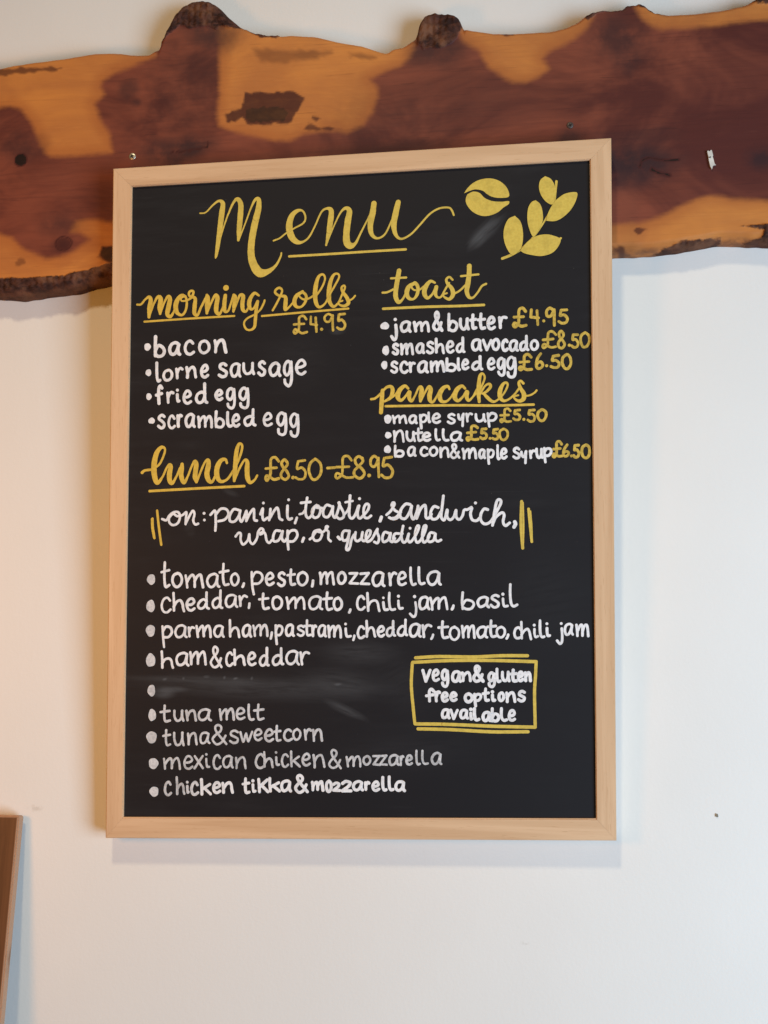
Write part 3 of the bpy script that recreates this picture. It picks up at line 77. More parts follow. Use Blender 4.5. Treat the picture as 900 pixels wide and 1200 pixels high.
 ('heading', 'morning rolls', 'gold2', '-2678,6368,26 -2629,6370,26 -2579,6426,26 -2529,6458,37 -2507,6418,52 -2521,6313,60 -2528,6208,37;-2528,6205,26 -2471,6361,26 -2418,6454,37 -2382,6428,56 -2392,6326,60 -2387,6245,34;-2385,6245,26 -2337,6377,26 -2290,6454,37 -2264,6423,52 -2282,6322,60 -2296,6235,52 -2256,6206,41 -2212,6271,26 -2177,6380,26 -2136,6449,26;-2070,6446,30 -2115,6464,37 -2165,6420,52 -2193,6337,60 -2175,6252,48 -2114,6219,30 -2068,6276,30 -2054,6376,30 -2076,6447,30 -2126,6426,22 -2118,6394,22 -2065,6395,22 -2008,6421,30 -1976,6469,30 -1973,6504,30 -2005,6512,30 -2028,6485,30 -2015,6446,30 -1951,6419,41 -1955,6328,52 -1958,6238,48 -1919,6212,34 -1875,6308,30 -1813,6432,30;-1804,6452,37 -1792,6417,52 -1799,6323,60 -1804,6232,34;-1804,6229,26 -1751,6356,26 -1700,6449,37 -1672,6416,52 -1686,6319,56 -1685,6246,52 -1645,6217,34 -1597,6312,26;-1575,6441,45 -1587,6333,52 -1580,6249,41 -1539,6251,26 -1504,6344,26 -1474,6434,30;-1566,6533,71;-1469,6440,41 -1453,6412,48 -1464,6320,48 -1476,6242,30;-1476,6239,26 -1434,6345,26 -1394,6438,34 -1355,6426,48 -1364,6343,52 -1358,6259,45 -1320,6237,30 -1285,6296,24 -1257,6374,24;-1162,6426,26 -1215,6456,37 -1267,6391,48 -1281,6322,52 -1260,6262,34 -1221,6275,26 -1183,6350,26;-1176,6353,37 -1193,6250,41 -1204,6129,41 -1214,6046,37 -1258,6009,26 -1316,6021,26 -1344,6095,24 -1302,6153,24 -1214,6195,24 -1145,6251,24 -1104,6323,26 -1090,6364,24;-991,6239,26 -944,6319,26 -890,6426,26 -876,6481,26 -910,6510,30 -952,6488,30 -959,6450,30 -909,6413,30 -837,6397,41 -834,6315,52 -838,6241,37 -787,6274,24 -726,6346,24 -691,6405,24;-625,6455,34 -700,6402,48 -726,6329,52 -699,6271,37 -640,6272,28 -591,6333,34 -584,6405,34 -631,6445,34 -667,6404,22 -614,6359,24 -536,6374,24 -466,6423,24;-484,6367,24 -397,6485,24 -353,6592,24 -372,6650,26 -421,6638,34 -455,6561,48 -473,6432,56 -463,6314,48 -422,6258,34 -354,6297,24 -294,6408,24 -224,6530,24 -181,6615,24 -200,6655,24 -248,6641,34 -288,6555,48 -306,6426,56 -299,6322,48 -251,6258,34 -191,6305,24 -147,6399,24 -111,6479,24 -124,6509,24 -152,6482,28 -135,6427,37 -87,6358,45 -70,6293,45 -122,6261,34 -174,6276,24 -191,6308,22 -142,6324,22;-67,6321,22 -22,6343,22 11,6380,22'),
 ('underline', '', 'gold2', '-2585,6154,25 -2007,6173,25 -1463,6186,25'),
 ('underline', '', 'gold2', '-1124,6174,25 -605,6202,25 -71,6228,25'),
 ('heading', 'toast', 'gold', '341,6406,26 395,6409,26 470,6441,26;540,6663,56 526,6584,56 505,6465,56 497,6354,56 530,6286,48 578,6315,28 630,6409,24 673,6479,24;444,6574,26 624,6577,26;725,6505,41 657,6466,52 630,6392,56 656,6326,41 714,6317,28 757,6379,41 762,6459,41 727,6508,41 688,6467,22 715,6426,22 782,6427,24 854,6478,24;965,6503,26 912,6522,37 857,6460,56 839,6381,56 876,6321,37 934,6367,26 972,6444,26;982,6451,48 969,6383,45 988,6331,30 1035,6329,24 1083,6410,24 1134,6493,24;1175,6529,26 1138,6564,26 1101,6535,30 1117,6483,37 1165,6424,48 1178,6352,52 1135,6299,37 1078,6324,26 1062,6356,22 1106,6371,22;1207,6368,24 1257,6395,24 1325,6460,24;1374,6688,56 1370,6586,56 1353,6468,60 1341,6386,52 1364,6318,41 1412,6307,26 1471,6370,24 1519,6441,26 1569,6466,26;1276,6569,26 1480,6582,26'),
 ('underline', '', 'gold', '346,6212,31 831,6217,31 1235,6213,31 1540,6215,31'),
 ('heading', 'lunch', 'gold2', '-2602,4307,38 -2568,4332,30 -2477,4342,30;-2477,4342,27 -2387,4405,27 -2330,4521,27 -2320,4592,27 -2366,4608,42 -2422,4539,59 -2452,4406,68 -2449,4279,68 -2412,4179,51 -2346,4252,27 -2297,4354,27 -2261,4395,38 -2245,4371,55 -2260,4285,63 -2256,4203,59 -2224,4172,42 -2176,4249,27 -2133,4352,27;-2105,4400,42 -2109,4353,55 -2116,4264,59 -2082,4177,46 -2036,4247,27 -1987,4368,27 -1949,4432,38 -1929,4401,55 -1937,4319,59 -1943,4241,59 -1926,4183,38;-1922,4182,27 -1877,4298,27 -1822,4418,27 -1782,4443,42 -1778,4384,59 -1797,4278,63 -1773,4196,55 -1728,4185,34 -1678,4291,27;-1552,4405,30 -1572,4448,34 -1627,4434,51 -1671,4353,63 -1674,4252,63 -1631,4185,42 -1559,4200,30 -1500,4269,30 -1421,4407,27 -1374,4538,30 -1366,4612,30 -1402,4632,34 -1433,4543,51 -1447,4388,55 -1455,4262,51 -1461,4187,34;-1457,4194,27 -1402,4329,27 -1338,4434,27 -1303,4416,46 -1305,4327,59 -1299,4226,59 -1269,4164,42 -1214,4194,27 -1181,4248,27'),
 ('underline', '', 'gold2', '-2508,4081,31 -1936,4103,31 -1338,4123,31'),
 ('heading', 'pancakes', 'gold3', '197,5132,28 244,5141,28 307,5192,28 359,5250,28 393,5274,34 439,5273,41 453,5222,48 427,5146,41 358,5102,28;333,5233,45 324,5123,52 313,4971,48;400,5121,24 477,5170,24 528,5237,24;638,5248,30 598,5279,37 536,5228,56 514,5149,56 552,5108,37 607,5157,28 648,5213,30;654,5200,48 650,5136,48 679,5098,34 721,5164,24 759,5248,26 786,5264,37 798,5230,52 789,5162,56 781,5095,34;785,5092,24 831,5185,24 880,5262,34 905,5230,52 890,5160,56 896,5099,48 931,5081,30 982,5158,24 1011,5216,24;1125,5228,26 1105,5262,34 1051,5240,48 1010,5165,56 1026,5092,45 1083,5081,30 1141,5130,24 1198,5219,26;1308,5230,30 1269,5261,37 1208,5211,56 1186,5132,56 1224,5087,37 1281,5133,28 1325,5199,30;1333,5186,48 1326,5129,48 1350,5088,34 1399,5130,24 1458,5213,48;1458,5162,24 1515,5278,24 1540,5355,24 1517,5400,28 1487,5380,37 1471,5280,48 1466,5162,48 1473,5069,34;1482,5158,24 1542,5253,24 1592,5276,30 1605,5239,37 1557,5187,30 1511,5164,24;1524,5167,30 1573,5112,41 1622,5071,34 1672,5076,24 1756,5155,24 1803,5244,24 1797,5284,28 1757,5275,34 1720,5206,52 1714,5126,52 1755,5074,34 1821,5093,24 1888,5151,24 1938,5217,24;1988,5273,30 1959,5303,28 1936,5281,34 1955,5216,41 1992,5149,52 1986,5089,52 1936,5066,37 1890,5091,26 1879,5121,22 1927,5134,22;2000,5122,22 2069,5133,22 2119,5162,22 2139,5185,26'),
 ('underline', '', 'gold3', '369,5044,29 1156,5035,29 1655,5020,29 2103,5021,29'),
 ('item', 'on: panini, toastie, sandwich,', 'white', '-2350,3741,29 -2297,3727,29 -2262,3779,29 -2206,3821,29 -2150,3820,29 -2128,3768,29 -2152,3694,29 -2211,3666,29 -2257,3696,29 -2262,3752,29 -2214,3802,29 -2162,3774,29 -2098,3785,29 -2050,3819,29 -2054,3747,29 -2058,3676,29;-2056,3683,29 -2018,3761,29 -1971,3834,29 -1949,3798,29 -1963,3717,29 -1938,3670,29 -1903,3680,29;-1830,3803,35;-1826,3723,35;-1752,3784,31 -1695,3830,31 -1687,3695,31 -1693,3594,31;-1687,3787,31 -1628,3852,31 -1559,3848,31 -1531,3789,31 -1578,3726,31 -1657,3706,31;-1405,3836,31 -1468,3846,31 -1515,3770,31 -1511,3706,31 -1454,3703,31 -1405,3768,31 -1387,3830,31 -1397,3753,31 -1373,3698,31 -1338,3758,31 -1312,3825,31 -1310,3757,31 -1314,3705,31;-1312,3709,31 -1269,3795,31 -1224,3847,31 -1218,3785,31 -1216,3718,31 -1185,3708,31;-1142,3784,31 -1114,3851,31 -1118,3765,31 -1102,3714,31 -1055,3741,31;-1106,3917,35;-1020,3844,31 -1028,3763,31 -1036,3714,31;-1036,3717,31 -989,3801,31 -942,3858,31 -922,3816,31 -909,3733,31 -877,3712,31;-813,3880,33 -815,3761,33 -794,3718,33 -762,3729,33;-799,3951,35;-700,3736,31 -722,3673,31;-575,3972,31 -593,3854,31 -591,3766,31 -560,3731,31 -521,3765,31 -490,3852,31;-649,3912,31 -537,3922,31;-669,3778,27 -630,3789,27 -599,3831,27;-463,3883,31 -508,3841,31 -518,3776,31 -489,3734,31 -440,3752,31 -417,3823,31 -444,3875,31 -467,3856,31 -397,3847,31;-291,3869,31 -345,3881,31 -384,3816,31 -374,3751,31 -324,3743,31 -281,3815,31 -266,3865,31 -270,3777,31 -243,3731,31 -214,3791,31 -185,3896,31 -198,3906,31 -177,3863,31 -141,3790,31 -141,3737,31 -185,3715,31 -220,3738,31;-137,3760,27 -96,3809,27 -69,3866,27;-61,3990,33 -69,3866,33 -72,3755,33 -39,3720,33 3,3769,33 38,3864,33;-117,3912,27 -30,3926,27;46,3868,31 26,3773,31 49,3719,31 92,3749,31 153,3821,31 161,3878,31 127,3886,31 100,3825,31 107,3738,31 149,3722,31 187,3748,31;52,3952,35;310,3731,38 294,3686,38;371,3757,31 421,3802,31 467,3881,31 448,3900,31 433,3863,31 470,3809,31 516,3778,31 508,3729,31 456,3705,31 401,3726,31;421,3713,33 482,3725,33 539,3788,33;652,3875,33 596,3880,33 539,3808,33 536,3728,33 592,3711,33 643,3783,33 668,3857,33 659,3771,33 687,3702,33 728,3782,33 744,3856,33 740,3786,33 725,3710,33;727,3714,33 776,3825,33 825,3865,33 834,3804,33 835,3724,33 867,3712,33 900,3759,33;981,3834,33 929,3847,33 890,3774,33 907,3703,33 967,3711,33 1008,3782,33;1042,3970,33 1025,3832,33 1014,3726,33 1051,3690,33 1084,3805,33;1088,3801,31 1083,3729,31 1115,3689,31 1159,3720,31 1188,3800,31 1191,3720,31 1226,3691,31 1263,3735,31 1283,3802,31 1323,3806,31 1367,3833,31;1373,3821,33 1356,3754,33 1377,3686,33 1429,3677,33 1471,3716,33;1415,3882,37;1557,3803,33 1514,3811,33 1477,3752,33 1476,3680,33 1520,3636,33 1589,3663,33 1647,3758,33 1708,3872,33 1701,3916,33 1667,3905,33 1642,3813,33 1610,3619,33;1614,3639,33 1651,3714,33 1719,3765,33 1746,3737,33 1733,3657,33 1760,3613,33 1808,3645,33;1867,3656,41 1876,3632,41 1858,3596,41'),
 ('item', 'wrap, or quesadilla', 'white', '-1444,3522,29 -1408,3564,29 -1381,3552,29 -1383,3479,29 -1351,3425,29 -1294,3478,29 -1277,3547,29 -1271,3466,29 -1232,3430,29 -1185,3496,29 -1169,3573,29 -1134,3615,29 -1106,3595,29 -1114,3557,29 -1145,3542,29;-1145,3557,29 -1110,3572,29 -1083,3549,29 -1067,3472,29 -1036,3441,29 -1001,3475,29;-903,3582,31 -958,3582,31 -987,3513,31 -977,3460,31 -923,3471,31 -887,3539,31 -872,3577,31 -882,3497,31 -852,3455,31 -821,3493,31;-813,3584,31 -813,3473,31 -804,3362,31;-813,3531,31 -776,3580,31 -716,3583,31 -695,3526,31 -738,3461,31 -802,3454,31;-619,3494,33 -635,3452,33;-545,3480,29 -511,3508,29 -472,3565,29 -425,3588,29 -485,3575,29 -509,3518,29 -484,3464,29 -427,3473,29 -398,3536,29 -417,3580,29 -448,3569,29 -394,3561,29 -359,3587,29 -328,3625,29 -348,3629,29 -352,3594,29 -321,3564,29 -323,3487,29 -294,3453,29;-206,3501,35 -183,3476,35;-80,3572,31 -134,3573,31 -159,3524,31 -146,3463,31 -100,3472,31 -75,3542,31;-71,3572,31 -86,3466,31 -110,3367,31 -87,3348,31 -64,3390,31 -48,3466,31 -17,3526,31;2,3556,31 -6,3480,31 25,3451,31 71,3487,31 85,3555,31 75,3483,31 105,3453,31 167,3516,31 179,3570,31 144,3570,31 125,3511,31 134,3448,31 170,3452,31 201,3482,31 240,3554,31 263,3591,31 259,3553,31 281,3481,31 262,3428,31 224,3440,31;398,3541,31 345,3552,31 320,3485,31 335,3439,31 388,3465,31 417,3540,31 409,3465,31 437,3438,31 468,3479,31;518,3535,31 468,3532,31 449,3474,31 472,3438,31 521,3469,31 556,3535,31;566,3623,31 545,3507,31 564,3435,31 600,3447,31 631,3530,31;631,3530,31 621,3466,31 643,3432,31 681,3466,31 738,3561,31 752,3621,31 724,3609,31 705,3506,31 725,3431,31 765,3449,31 818,3544,31 837,3620,31 808,3612,31 790,3505,31 805,3431,31 845,3452,31 874,3504,31;648,3596,33;932,3535,31 886,3540,31 857,3484,31 867,3436,31 921,3451,31 944,3527,31 943,3467,31 971,3439,31 1009,3455,31'),
 ('bracket', 'left', 'gold2', '-2470,3747,31 -2465,3636,31 -2444,3513,31;-2478,3743,23 -2473,3636,23 -2452,3525,23;-2412,3843,29 -2389,3645,29 -2358,3431,29'),
 ('bracket', 'right', 'gold', '1949,3893,35 1939,3611,35 1955,3350,35;1964,3877,20 1968,3611,20 1959,3364,20;2028,3804,31 2043,3610,31 2060,3424,31;2049,3778,18 2061,3610,18 2064,3448,18'),
 ('notice', '', 'gold', '700,2086,38 963,2101,38 1374,2098,38 1689,2112,38 1992,2113,38;666,2034,38 1094,2055,38 1578,2058,38 2090,2045,38;2090,2041,36 2080,1875,36 2067,1692,36 2069,1299,36;2065,1299,38 1569,1306,38 1086,1322,38 690,1324,38;662,2030,36 648,1776,36 669,1498,36 686,1327,36;723,1268,38 1086,1263,38 1568,1242,38 1987,1247,38'),
 ('sprig', '', 'gold', '1763,6762,32 1865,6799,32 1972,6856,32;1972,6856,20 2134,7010,20 2269,7201,20 2373,7400,20 2395,7524,20;2406,7655,29 2395,7524,20;2375,6925,27 2446,6974,27'),
]
BULLETS = [(-2543, 5841, 41, 46), (-2529, 5524, 36, 42), (-2522, 5231, 34, 42), (-2486, 4935, 41, 37), (365, 6004, 53, 44), (375, 5709, 41, 58), (357, 5535, 37, 51), (394, 4890, 44, 54), (397, 4698, 39, 39), (388, 4530, 42, 46), (-2480, 3016, 51, 63), (-2485, 2697, 53, 73), (-2485, 2403, 56, 71), (-2481, 2051, 58, 80), (-2469, 1691, 47, 69), (-2458, 1401, 47, 71), (-2464, 1139, 64, 71), (-2439, 830, 59, 64), (-2430, 500, 56, 59)]
FILLS = [('bean', '1321,7563 1362,7623 1430,7684 1520,7721 1632,7729 1732,7697 1809,7632 1848,7555 1843,7496 1741,7489 1652,7507 1590,7544 1541,7585 1452,7605 1373,7584'), ('bean', '1361,7550 1429,7579 1503,7560 1567,7495 1656,7454 1767,7442 1847,7445 1844,7409 1784,7371 1716,7317 1627,7284 1537,7281 1448,7317 1382,7378 1344,7448 1343,7505'), ('leaf', '2276,7723 2342,7686 2385,7604 2393,7513 2360,7385 2283,7416 2222,7505 2202,7602 2221,7680'), ('leaf', '2280,7187 2303,7279 2364,7390 2427,7455 2516,7505 2637,7511 2635,7434 2579,7323 2489,7232 2390,7182'), ('leaf', '2162,7440 2216,7385 2241,7282 2233,7169 2134,7010 2080,7107 2061,7222 2072,7346 2113,7419'), ('leaf', '1916,7265 1981,7191 2008,7065 2000,6930 1963,6849 1883,6796 1822,6869 1783,6995 1789,7120 1838,7227'), ('leaf', '1972,6845 2055,6945 2156,7009 2266,7027 2354,7010 2443,6961 2409,6867 2333,6798 2218,6771 2108,6787 2020,6813')]
FRAME_OUTER = [(-0.29843, 0.80662), (0.30455, 0.81318), (0.29586, 0.00437), (-0.30134, -0.00507)]
FRAME_INNER = [(-0.27448, 0.78311), (0.27957, 0.7883), (0.27373, 0.02841), (-0.2798, 0.01982)]
SLAB_TOP = [(-539.4, 967.4), (-469.2, 966.5), (-449.6, 969.9), (-420.8, 971.6), (-373.7, 975.6), (-338.4, 979.1), (-306.6, 977.0), (-290.6, 973.7), (-269.2, 972.9), (-257.0, 980.2), (-251.1, 995.2), (-237.5, 1020.8), (-226.5, 1032.7), (-210.9, 1039.6), (-202.0, 1040.1), (-189.6, 1037.6), (-177.3, 1030.4), (-164.3, 1015.2), (-149.1, 1001.6), (-130.3, 991.8), (-106.0, 986.8), (-81.4, 986.7), (-51.4, 982.1), (-21.0, 973.3), (6.0, 967.1), (21.0, 960.5), (36.0, 955.1), (43.5, 959.6), (56.3, 961.6), (68.1, 969.8), (72.9, 975.0), (75.6, 989.3), (83.1, 1000.0), (96.9, 1003.5), (118.6, 999.0), (129.7, 992.4), (131.2, 981.2), (144.8, 977.2), (171.0, 972.4), (191.3, 970.5), (237.1, 970.2), (254.7, 972.9), (269.2, 979.6), (280.7, 988.0), (295.2, 991.6), (323.8, 991.8), (329.0, 996.4), (349.4, 997.1), (363.4, 986.3), (376.9, 981.4), (407.7, 981.1), (440.9, 983.5), (465.9, 987.4), (475.0, 990.6), (481.1, 993.4), (497.0, 994.4), (556.2, 995.6)]
SLAB_BOTTOM = [(-535.2, 668.8), (-465.6, 662.9), (-433.4, 659.5), (-411.8, 661.5), (-358.0, 665.7), (-339.6, 670.6), (-317.7, 674.2), (-130.4, 678.1), (83.4, 677.4), (239.0, 684.1), (307.2, 686.6), (357.6, 686.7), (379.6, 688.2), (406.1, 692.0), (432.5, 695.1), (454.2, 693.7), (489.5, 690.7), (547.9, 686.1)]
SAPWOOD = [[(-559.5, 990.1), (-263.8, 994.0), (-258.6, 964.8), (-287.9, 954.0), (-312.7, 946.1), (-328.1, 936.0), (-331.0, 928.2), (-324.5, 918.4), (-338.2, 905.0), (-329.9, 885.7), (-317.0, 866.1), (-313.2, 841.0), (-353.6, 838.4), (-392.9, 840.5), (-402.5, 845.7), (-411.0, 865.0), (-421.2, 887.6), (-434.5, 904.2), (-450.6, 909.9), (-463.3, 909.1), (-527.5, 906.4)], [(-180.4, 996.0), (-175.6, 979.9), (-174.6, 954.8), (-174.5, 907.9), (-177.3, 886.4), (-174.0, 867.6), (-157.2, 860.5), (-129.9, 852.8), (-102.8, 845.2), (-81.8, 844.1), (-66.9, 850.9), (-40.2, 855.6), (-19.4, 854.4), (-43.1, 855.7), (-13.5, 851.0), (7.2, 859.0), (18.9, 875.1), (24.8, 893.1), (24.8, 905.3), (16.0, 916.6), (33.7, 926.2), (54.3, 932.6), (66.1, 942.6), (72.0, 956.1), (69.9, 983.0), (-19.8, 1000.2), (-128.7, 1019.0), (-159.5, 1021.1)], [(127.7, 972.4), (130.5, 959.9), (150.7, 946.4), (162.0, 924.4), (182.0, 908.0), (190.5, 904.5), (190.5, 904.5), (207.6, 901.9), (224.9, 909.9), (235.0, 918.3), (228.1, 930.8), (236.8, 940.9), (254.0, 947.3), (265.5, 954.1), (279.9, 965.3), (288.6, 976.8), (288.6, 1001.1), (191.6, 991.3), (129.0, 990.1)], [(340.8, 987.7), (348.3, 972.7), (359.3, 963.6), (372.5, 958.6), (405.9, 959.3), (450.2, 961.5), (494.1, 962.9), (559.2, 960.8), (555.3, 1025.3), (341.0, 1019.2)], [(85.4, 707.9), (266.6, 715.3), (304.5, 718.3), (337.6, 718.0), (362.0, 725.0), (382.0, 734.5), (404.1, 745.1), (421.6, 747.7), (454.0, 743.2), (486.2, 738.4), (550.1, 733.6), (549.5, 639.5), (85.1, 646.7)], [(-521.0, 746.2), (-457.3, 740.3), (-441.3, 733.4), (-428.3, 720.5), (-415.6, 713.8), (-396.5, 705.3), (-377.9, 706.1), (-359.5, 713.0), (-350.4, 720.3), (-336.6, 727.4), (-350.8, 737.2), (-363.3, 739.3), (-357.5, 752.9), (-332.7, 753.3), (-309.4, 747.7), (-283.1, 741.9), (-209.4, 711.3), (-119.3, 698.6), (27.6, 674.8), (27.6, 657.1), (-306.9, 645.5), (-453.7, 638.5), (-516.7, 640.7)]]
STAINS = [([(-142.6, 909.2), (-79.3, 906.9), (-65.7, 898.4), (-73.1, 883.5), (-85.0, 865.7), (-139.1, 867.2), (-145.3, 875.2), (-163.4, 871.6), (-166.6, 882.6), (-157.5, 886.8), (-145.4, 889.2)], 1.5, 0.92), ([(-142.4, 889.0), (-121.3, 892.4), (-91.1, 889.1), (-82.1, 880.9), (-91.0, 866.7), (-136.1, 867.9), (-143.7, 875.2)], 3, 0.95), ([(-134.2, 967.8), (-109.9, 963.8), (-33.1, 956.7), (-40.6, 949.4), (-97.6, 945.2), (-121.8, 948.3)], 4, 0.42), ([(-67.0, 857.0), (-61.1, 865.9), (-49.1, 859.1), (-25.3, 856.3), (-52.1, 854.1)], 1.5, 0.8), ([(-55.1, 871.7), (-49.2, 872.9), (-45.6, 869.6), (-50.6, 867.5)], 1.5, 0.8), ([(-328.3, 705.6), (-322.5, 717.6), (-307.2, 720.0), (-282.5, 714.4), (-282.0, 693.1), (-309.7, 697.2), (-322.0, 699.2)], 2, 0.95), ([(331.9, 710.1), (338.6, 713.7), (347.4, 711.7), (340.7, 708.1), (336.2, 706.4)], 1.5, 0.8), ([(306.1, 692.7), (319.4, 691.0), (321.4, 685.1), (308.3, 688.0)], 2, 0.85), ([(-474.8, 960.9), (-417.2, 959.5), (-382.2, 957.1), (-388.4, 953.6), (-417.0, 953.5), (-464.8, 951.3), (-474.5, 951.9)], 2, 0.75), ([(-85.6, 956.9), (-55.6, 960.3), (-31.6, 954.4), (-55.5, 948.8), (-82.6, 949.6)], 3, 0.5), ([(-10.7, 955.2), (24.9, 945.2), (16.0, 942.7), (-7.8, 947.3)], 3, 0.45), ([(179.8, 966.5), (192.8, 966.2), (194.1, 962.5), (182.6, 962.6)], 1.5, 0.8), ([(-437.1, 702.3), (-432.5, 706.8), (-424.6, 704.9), (-423.0, 701.8), (-430.6, 696.5), (-436.3, 696.8)], 2, 0.5)]
CLOUDS = [(328.6, 794.3, 62, 32, 0.95), (-240.5, 839.1, 44, 20, 0.75), (-209.7, 842.0, 36, 17, 0.9), (320.1, 949.9, 40, 34, 0.75), (328.6, 922.4, 22, 22, 0.7), (-293.4, 921.9, 14, 16, 0.6), (-284.0, 904.4, 8, 6, 0.6), (480.3, 791.7, 20, 15, 0.85), (-429.3, 853.6, 34, 24, 0.6), (258.9, 829.8, 20, 13, 0.7), (102.4, 947.7, 44, 22, 0.65), (-183.4, 990.9, 38, 30, 0.8), (-199.2, 1012.4, 40, 22, 0.8), (-193.5, 927.2, 22, 60, 0.22), (-376.3, 750.0, 30, 20, 0.55), (-373.3, 724.3, 15, 12, 0.6), (33.6, 853.0, 110, 60, 0.25), (-221.0, 923.2, 45, 75, 0.25), (148.8, 879.2, 80, 45, 0.2), (351.3, 824.8, 40, 14, 0.4)]
BARK = [[(-528.8, 690.3), (-464.4, 683.5), (-416.7, 681.7), (-369.5, 683.6), (-338.4, 690.1), (-316.7, 695.5), (-288.8, 698.1), (-245.4, 691.7), (-153.5, 663.8), (-152.9, 615.4), (-526.2, 627.7)], [(356.7, 685.5), (370.2, 690.8), (385.8, 695.9), (405.7, 698.1), (432.2, 698.9), (435.3, 695.0), (431.8, 685.9), (356.6, 679.6)], [(454.4, 710.5), (478.5, 711.7), (502.5, 712.6), (554.2, 709.6), (552.9, 676.3), (483.9, 679.1), (466.9, 690.9), (451.7, 692.5), (478.0, 697.9), (480.4, 704.7)], [(-255.5, 977.8), (-246.4, 988.3), (-235.7, 998.7), (-226.5, 1004.5), (-215.5, 999.0), (-203.2, 1000.4), (-193.9, 1000.7), (-179.9, 995.7), (-176.9, 998.6), (-147.7, 994.5), (-123.1, 981.8), (-98.8, 978.7), (-98.8, 989.7), (-123.3, 1000.7), (-166.8, 1048.0), (-235.1, 1052.9), (-265.5, 1010.3)], [(74.1, 972.0), (76.1, 959.5), (81.9, 952.0), (103.9, 953.1), (115.7, 956.9), (124.5, 964.0), (130.5, 979.0), (133.6, 1008.1), (71.9, 1012.4), (68.8, 972.3)], [(283.2, 976.4), (294.7, 984.1), (317.5, 986.8), (323.1, 984.3), (326.1, 991.7), (340.2, 991.9), (348.5, 988.3), (362.4, 980.1), (379.1, 976.5), (379.7, 997.0), (280.8, 997.9), (280.4, 978.1)], [(467.2, 986.1), (495.7, 981.7), (561.0, 977.2), (561.8, 998.6), (465.6, 1005.4)]]
SCREW = [(-286.0, 833.7), (259.2, 844.3)]
KNOTS = [(-433.3, 836.9), (-373.3, 724.3)]
CLIP_TOP = [(422.0, 803.6)]
CLIP_BOT = [(424.8, 780.9)]
CURL = [(340.4, 789.0), (342.8, 795.9), (350.7, 799.0), (361.6, 796.6), (372.6, 794.3), (385.8, 794.8)]
CURL2 = [(354.7, 784.3), (361.2, 780.2), (367.8, 778.2), (374.3, 776.3)]
CRACK = [(-236.0, 836.9), (-214.6, 837.0), (-196.4, 839.5), (-188.8, 840.6), (-188.0, 849.8)]
NAIL_HOLE = [(411.1, 29.1)]
SCUFFS = [(191.8, -118.3), (-400.1, 23.1)]

# ------------------------------------------------------------------ helpers
def link(name, verts, faces, mat=None, parent=None, smooth=False):
    me = bpy.data.meshes.new(name); me.from_pydata([tuple(v) for v in verts], [], faces); me.update()
    if mat: me.materials.append(mat)
    if smooth: me.polygons.foreach_set('use_smooth', [True] * len(me.polygons))
    o = bpy.data.objects.new(name, me); COL.objects.link(o)
    if parent: o.parent = parent
    return o
def from_bm(name, bm, mat=None, parent=None, smooth=False):
    bmesh.ops.recalc_face_normals(bm, faces=bm.faces)
    me = bpy.data.meshes.new(name); bm.to_mesh(me); bm.free()
    if mat: me.materials.append(mat)
    if smooth: me.polygons.foreach_set('use_smooth', [True] * len(me.polygons))
    o = bpy.data.objects.new(name, me); COL.objects.link(o)
    if parent: o.parent = parent
    return o
def tag(o, label=None, cat=None, group=None, kind=None):
    for k, v in (('label', label), ('category', cat), ('group', group), ('kind', kind)):
        if v: o[k] = v
    return o

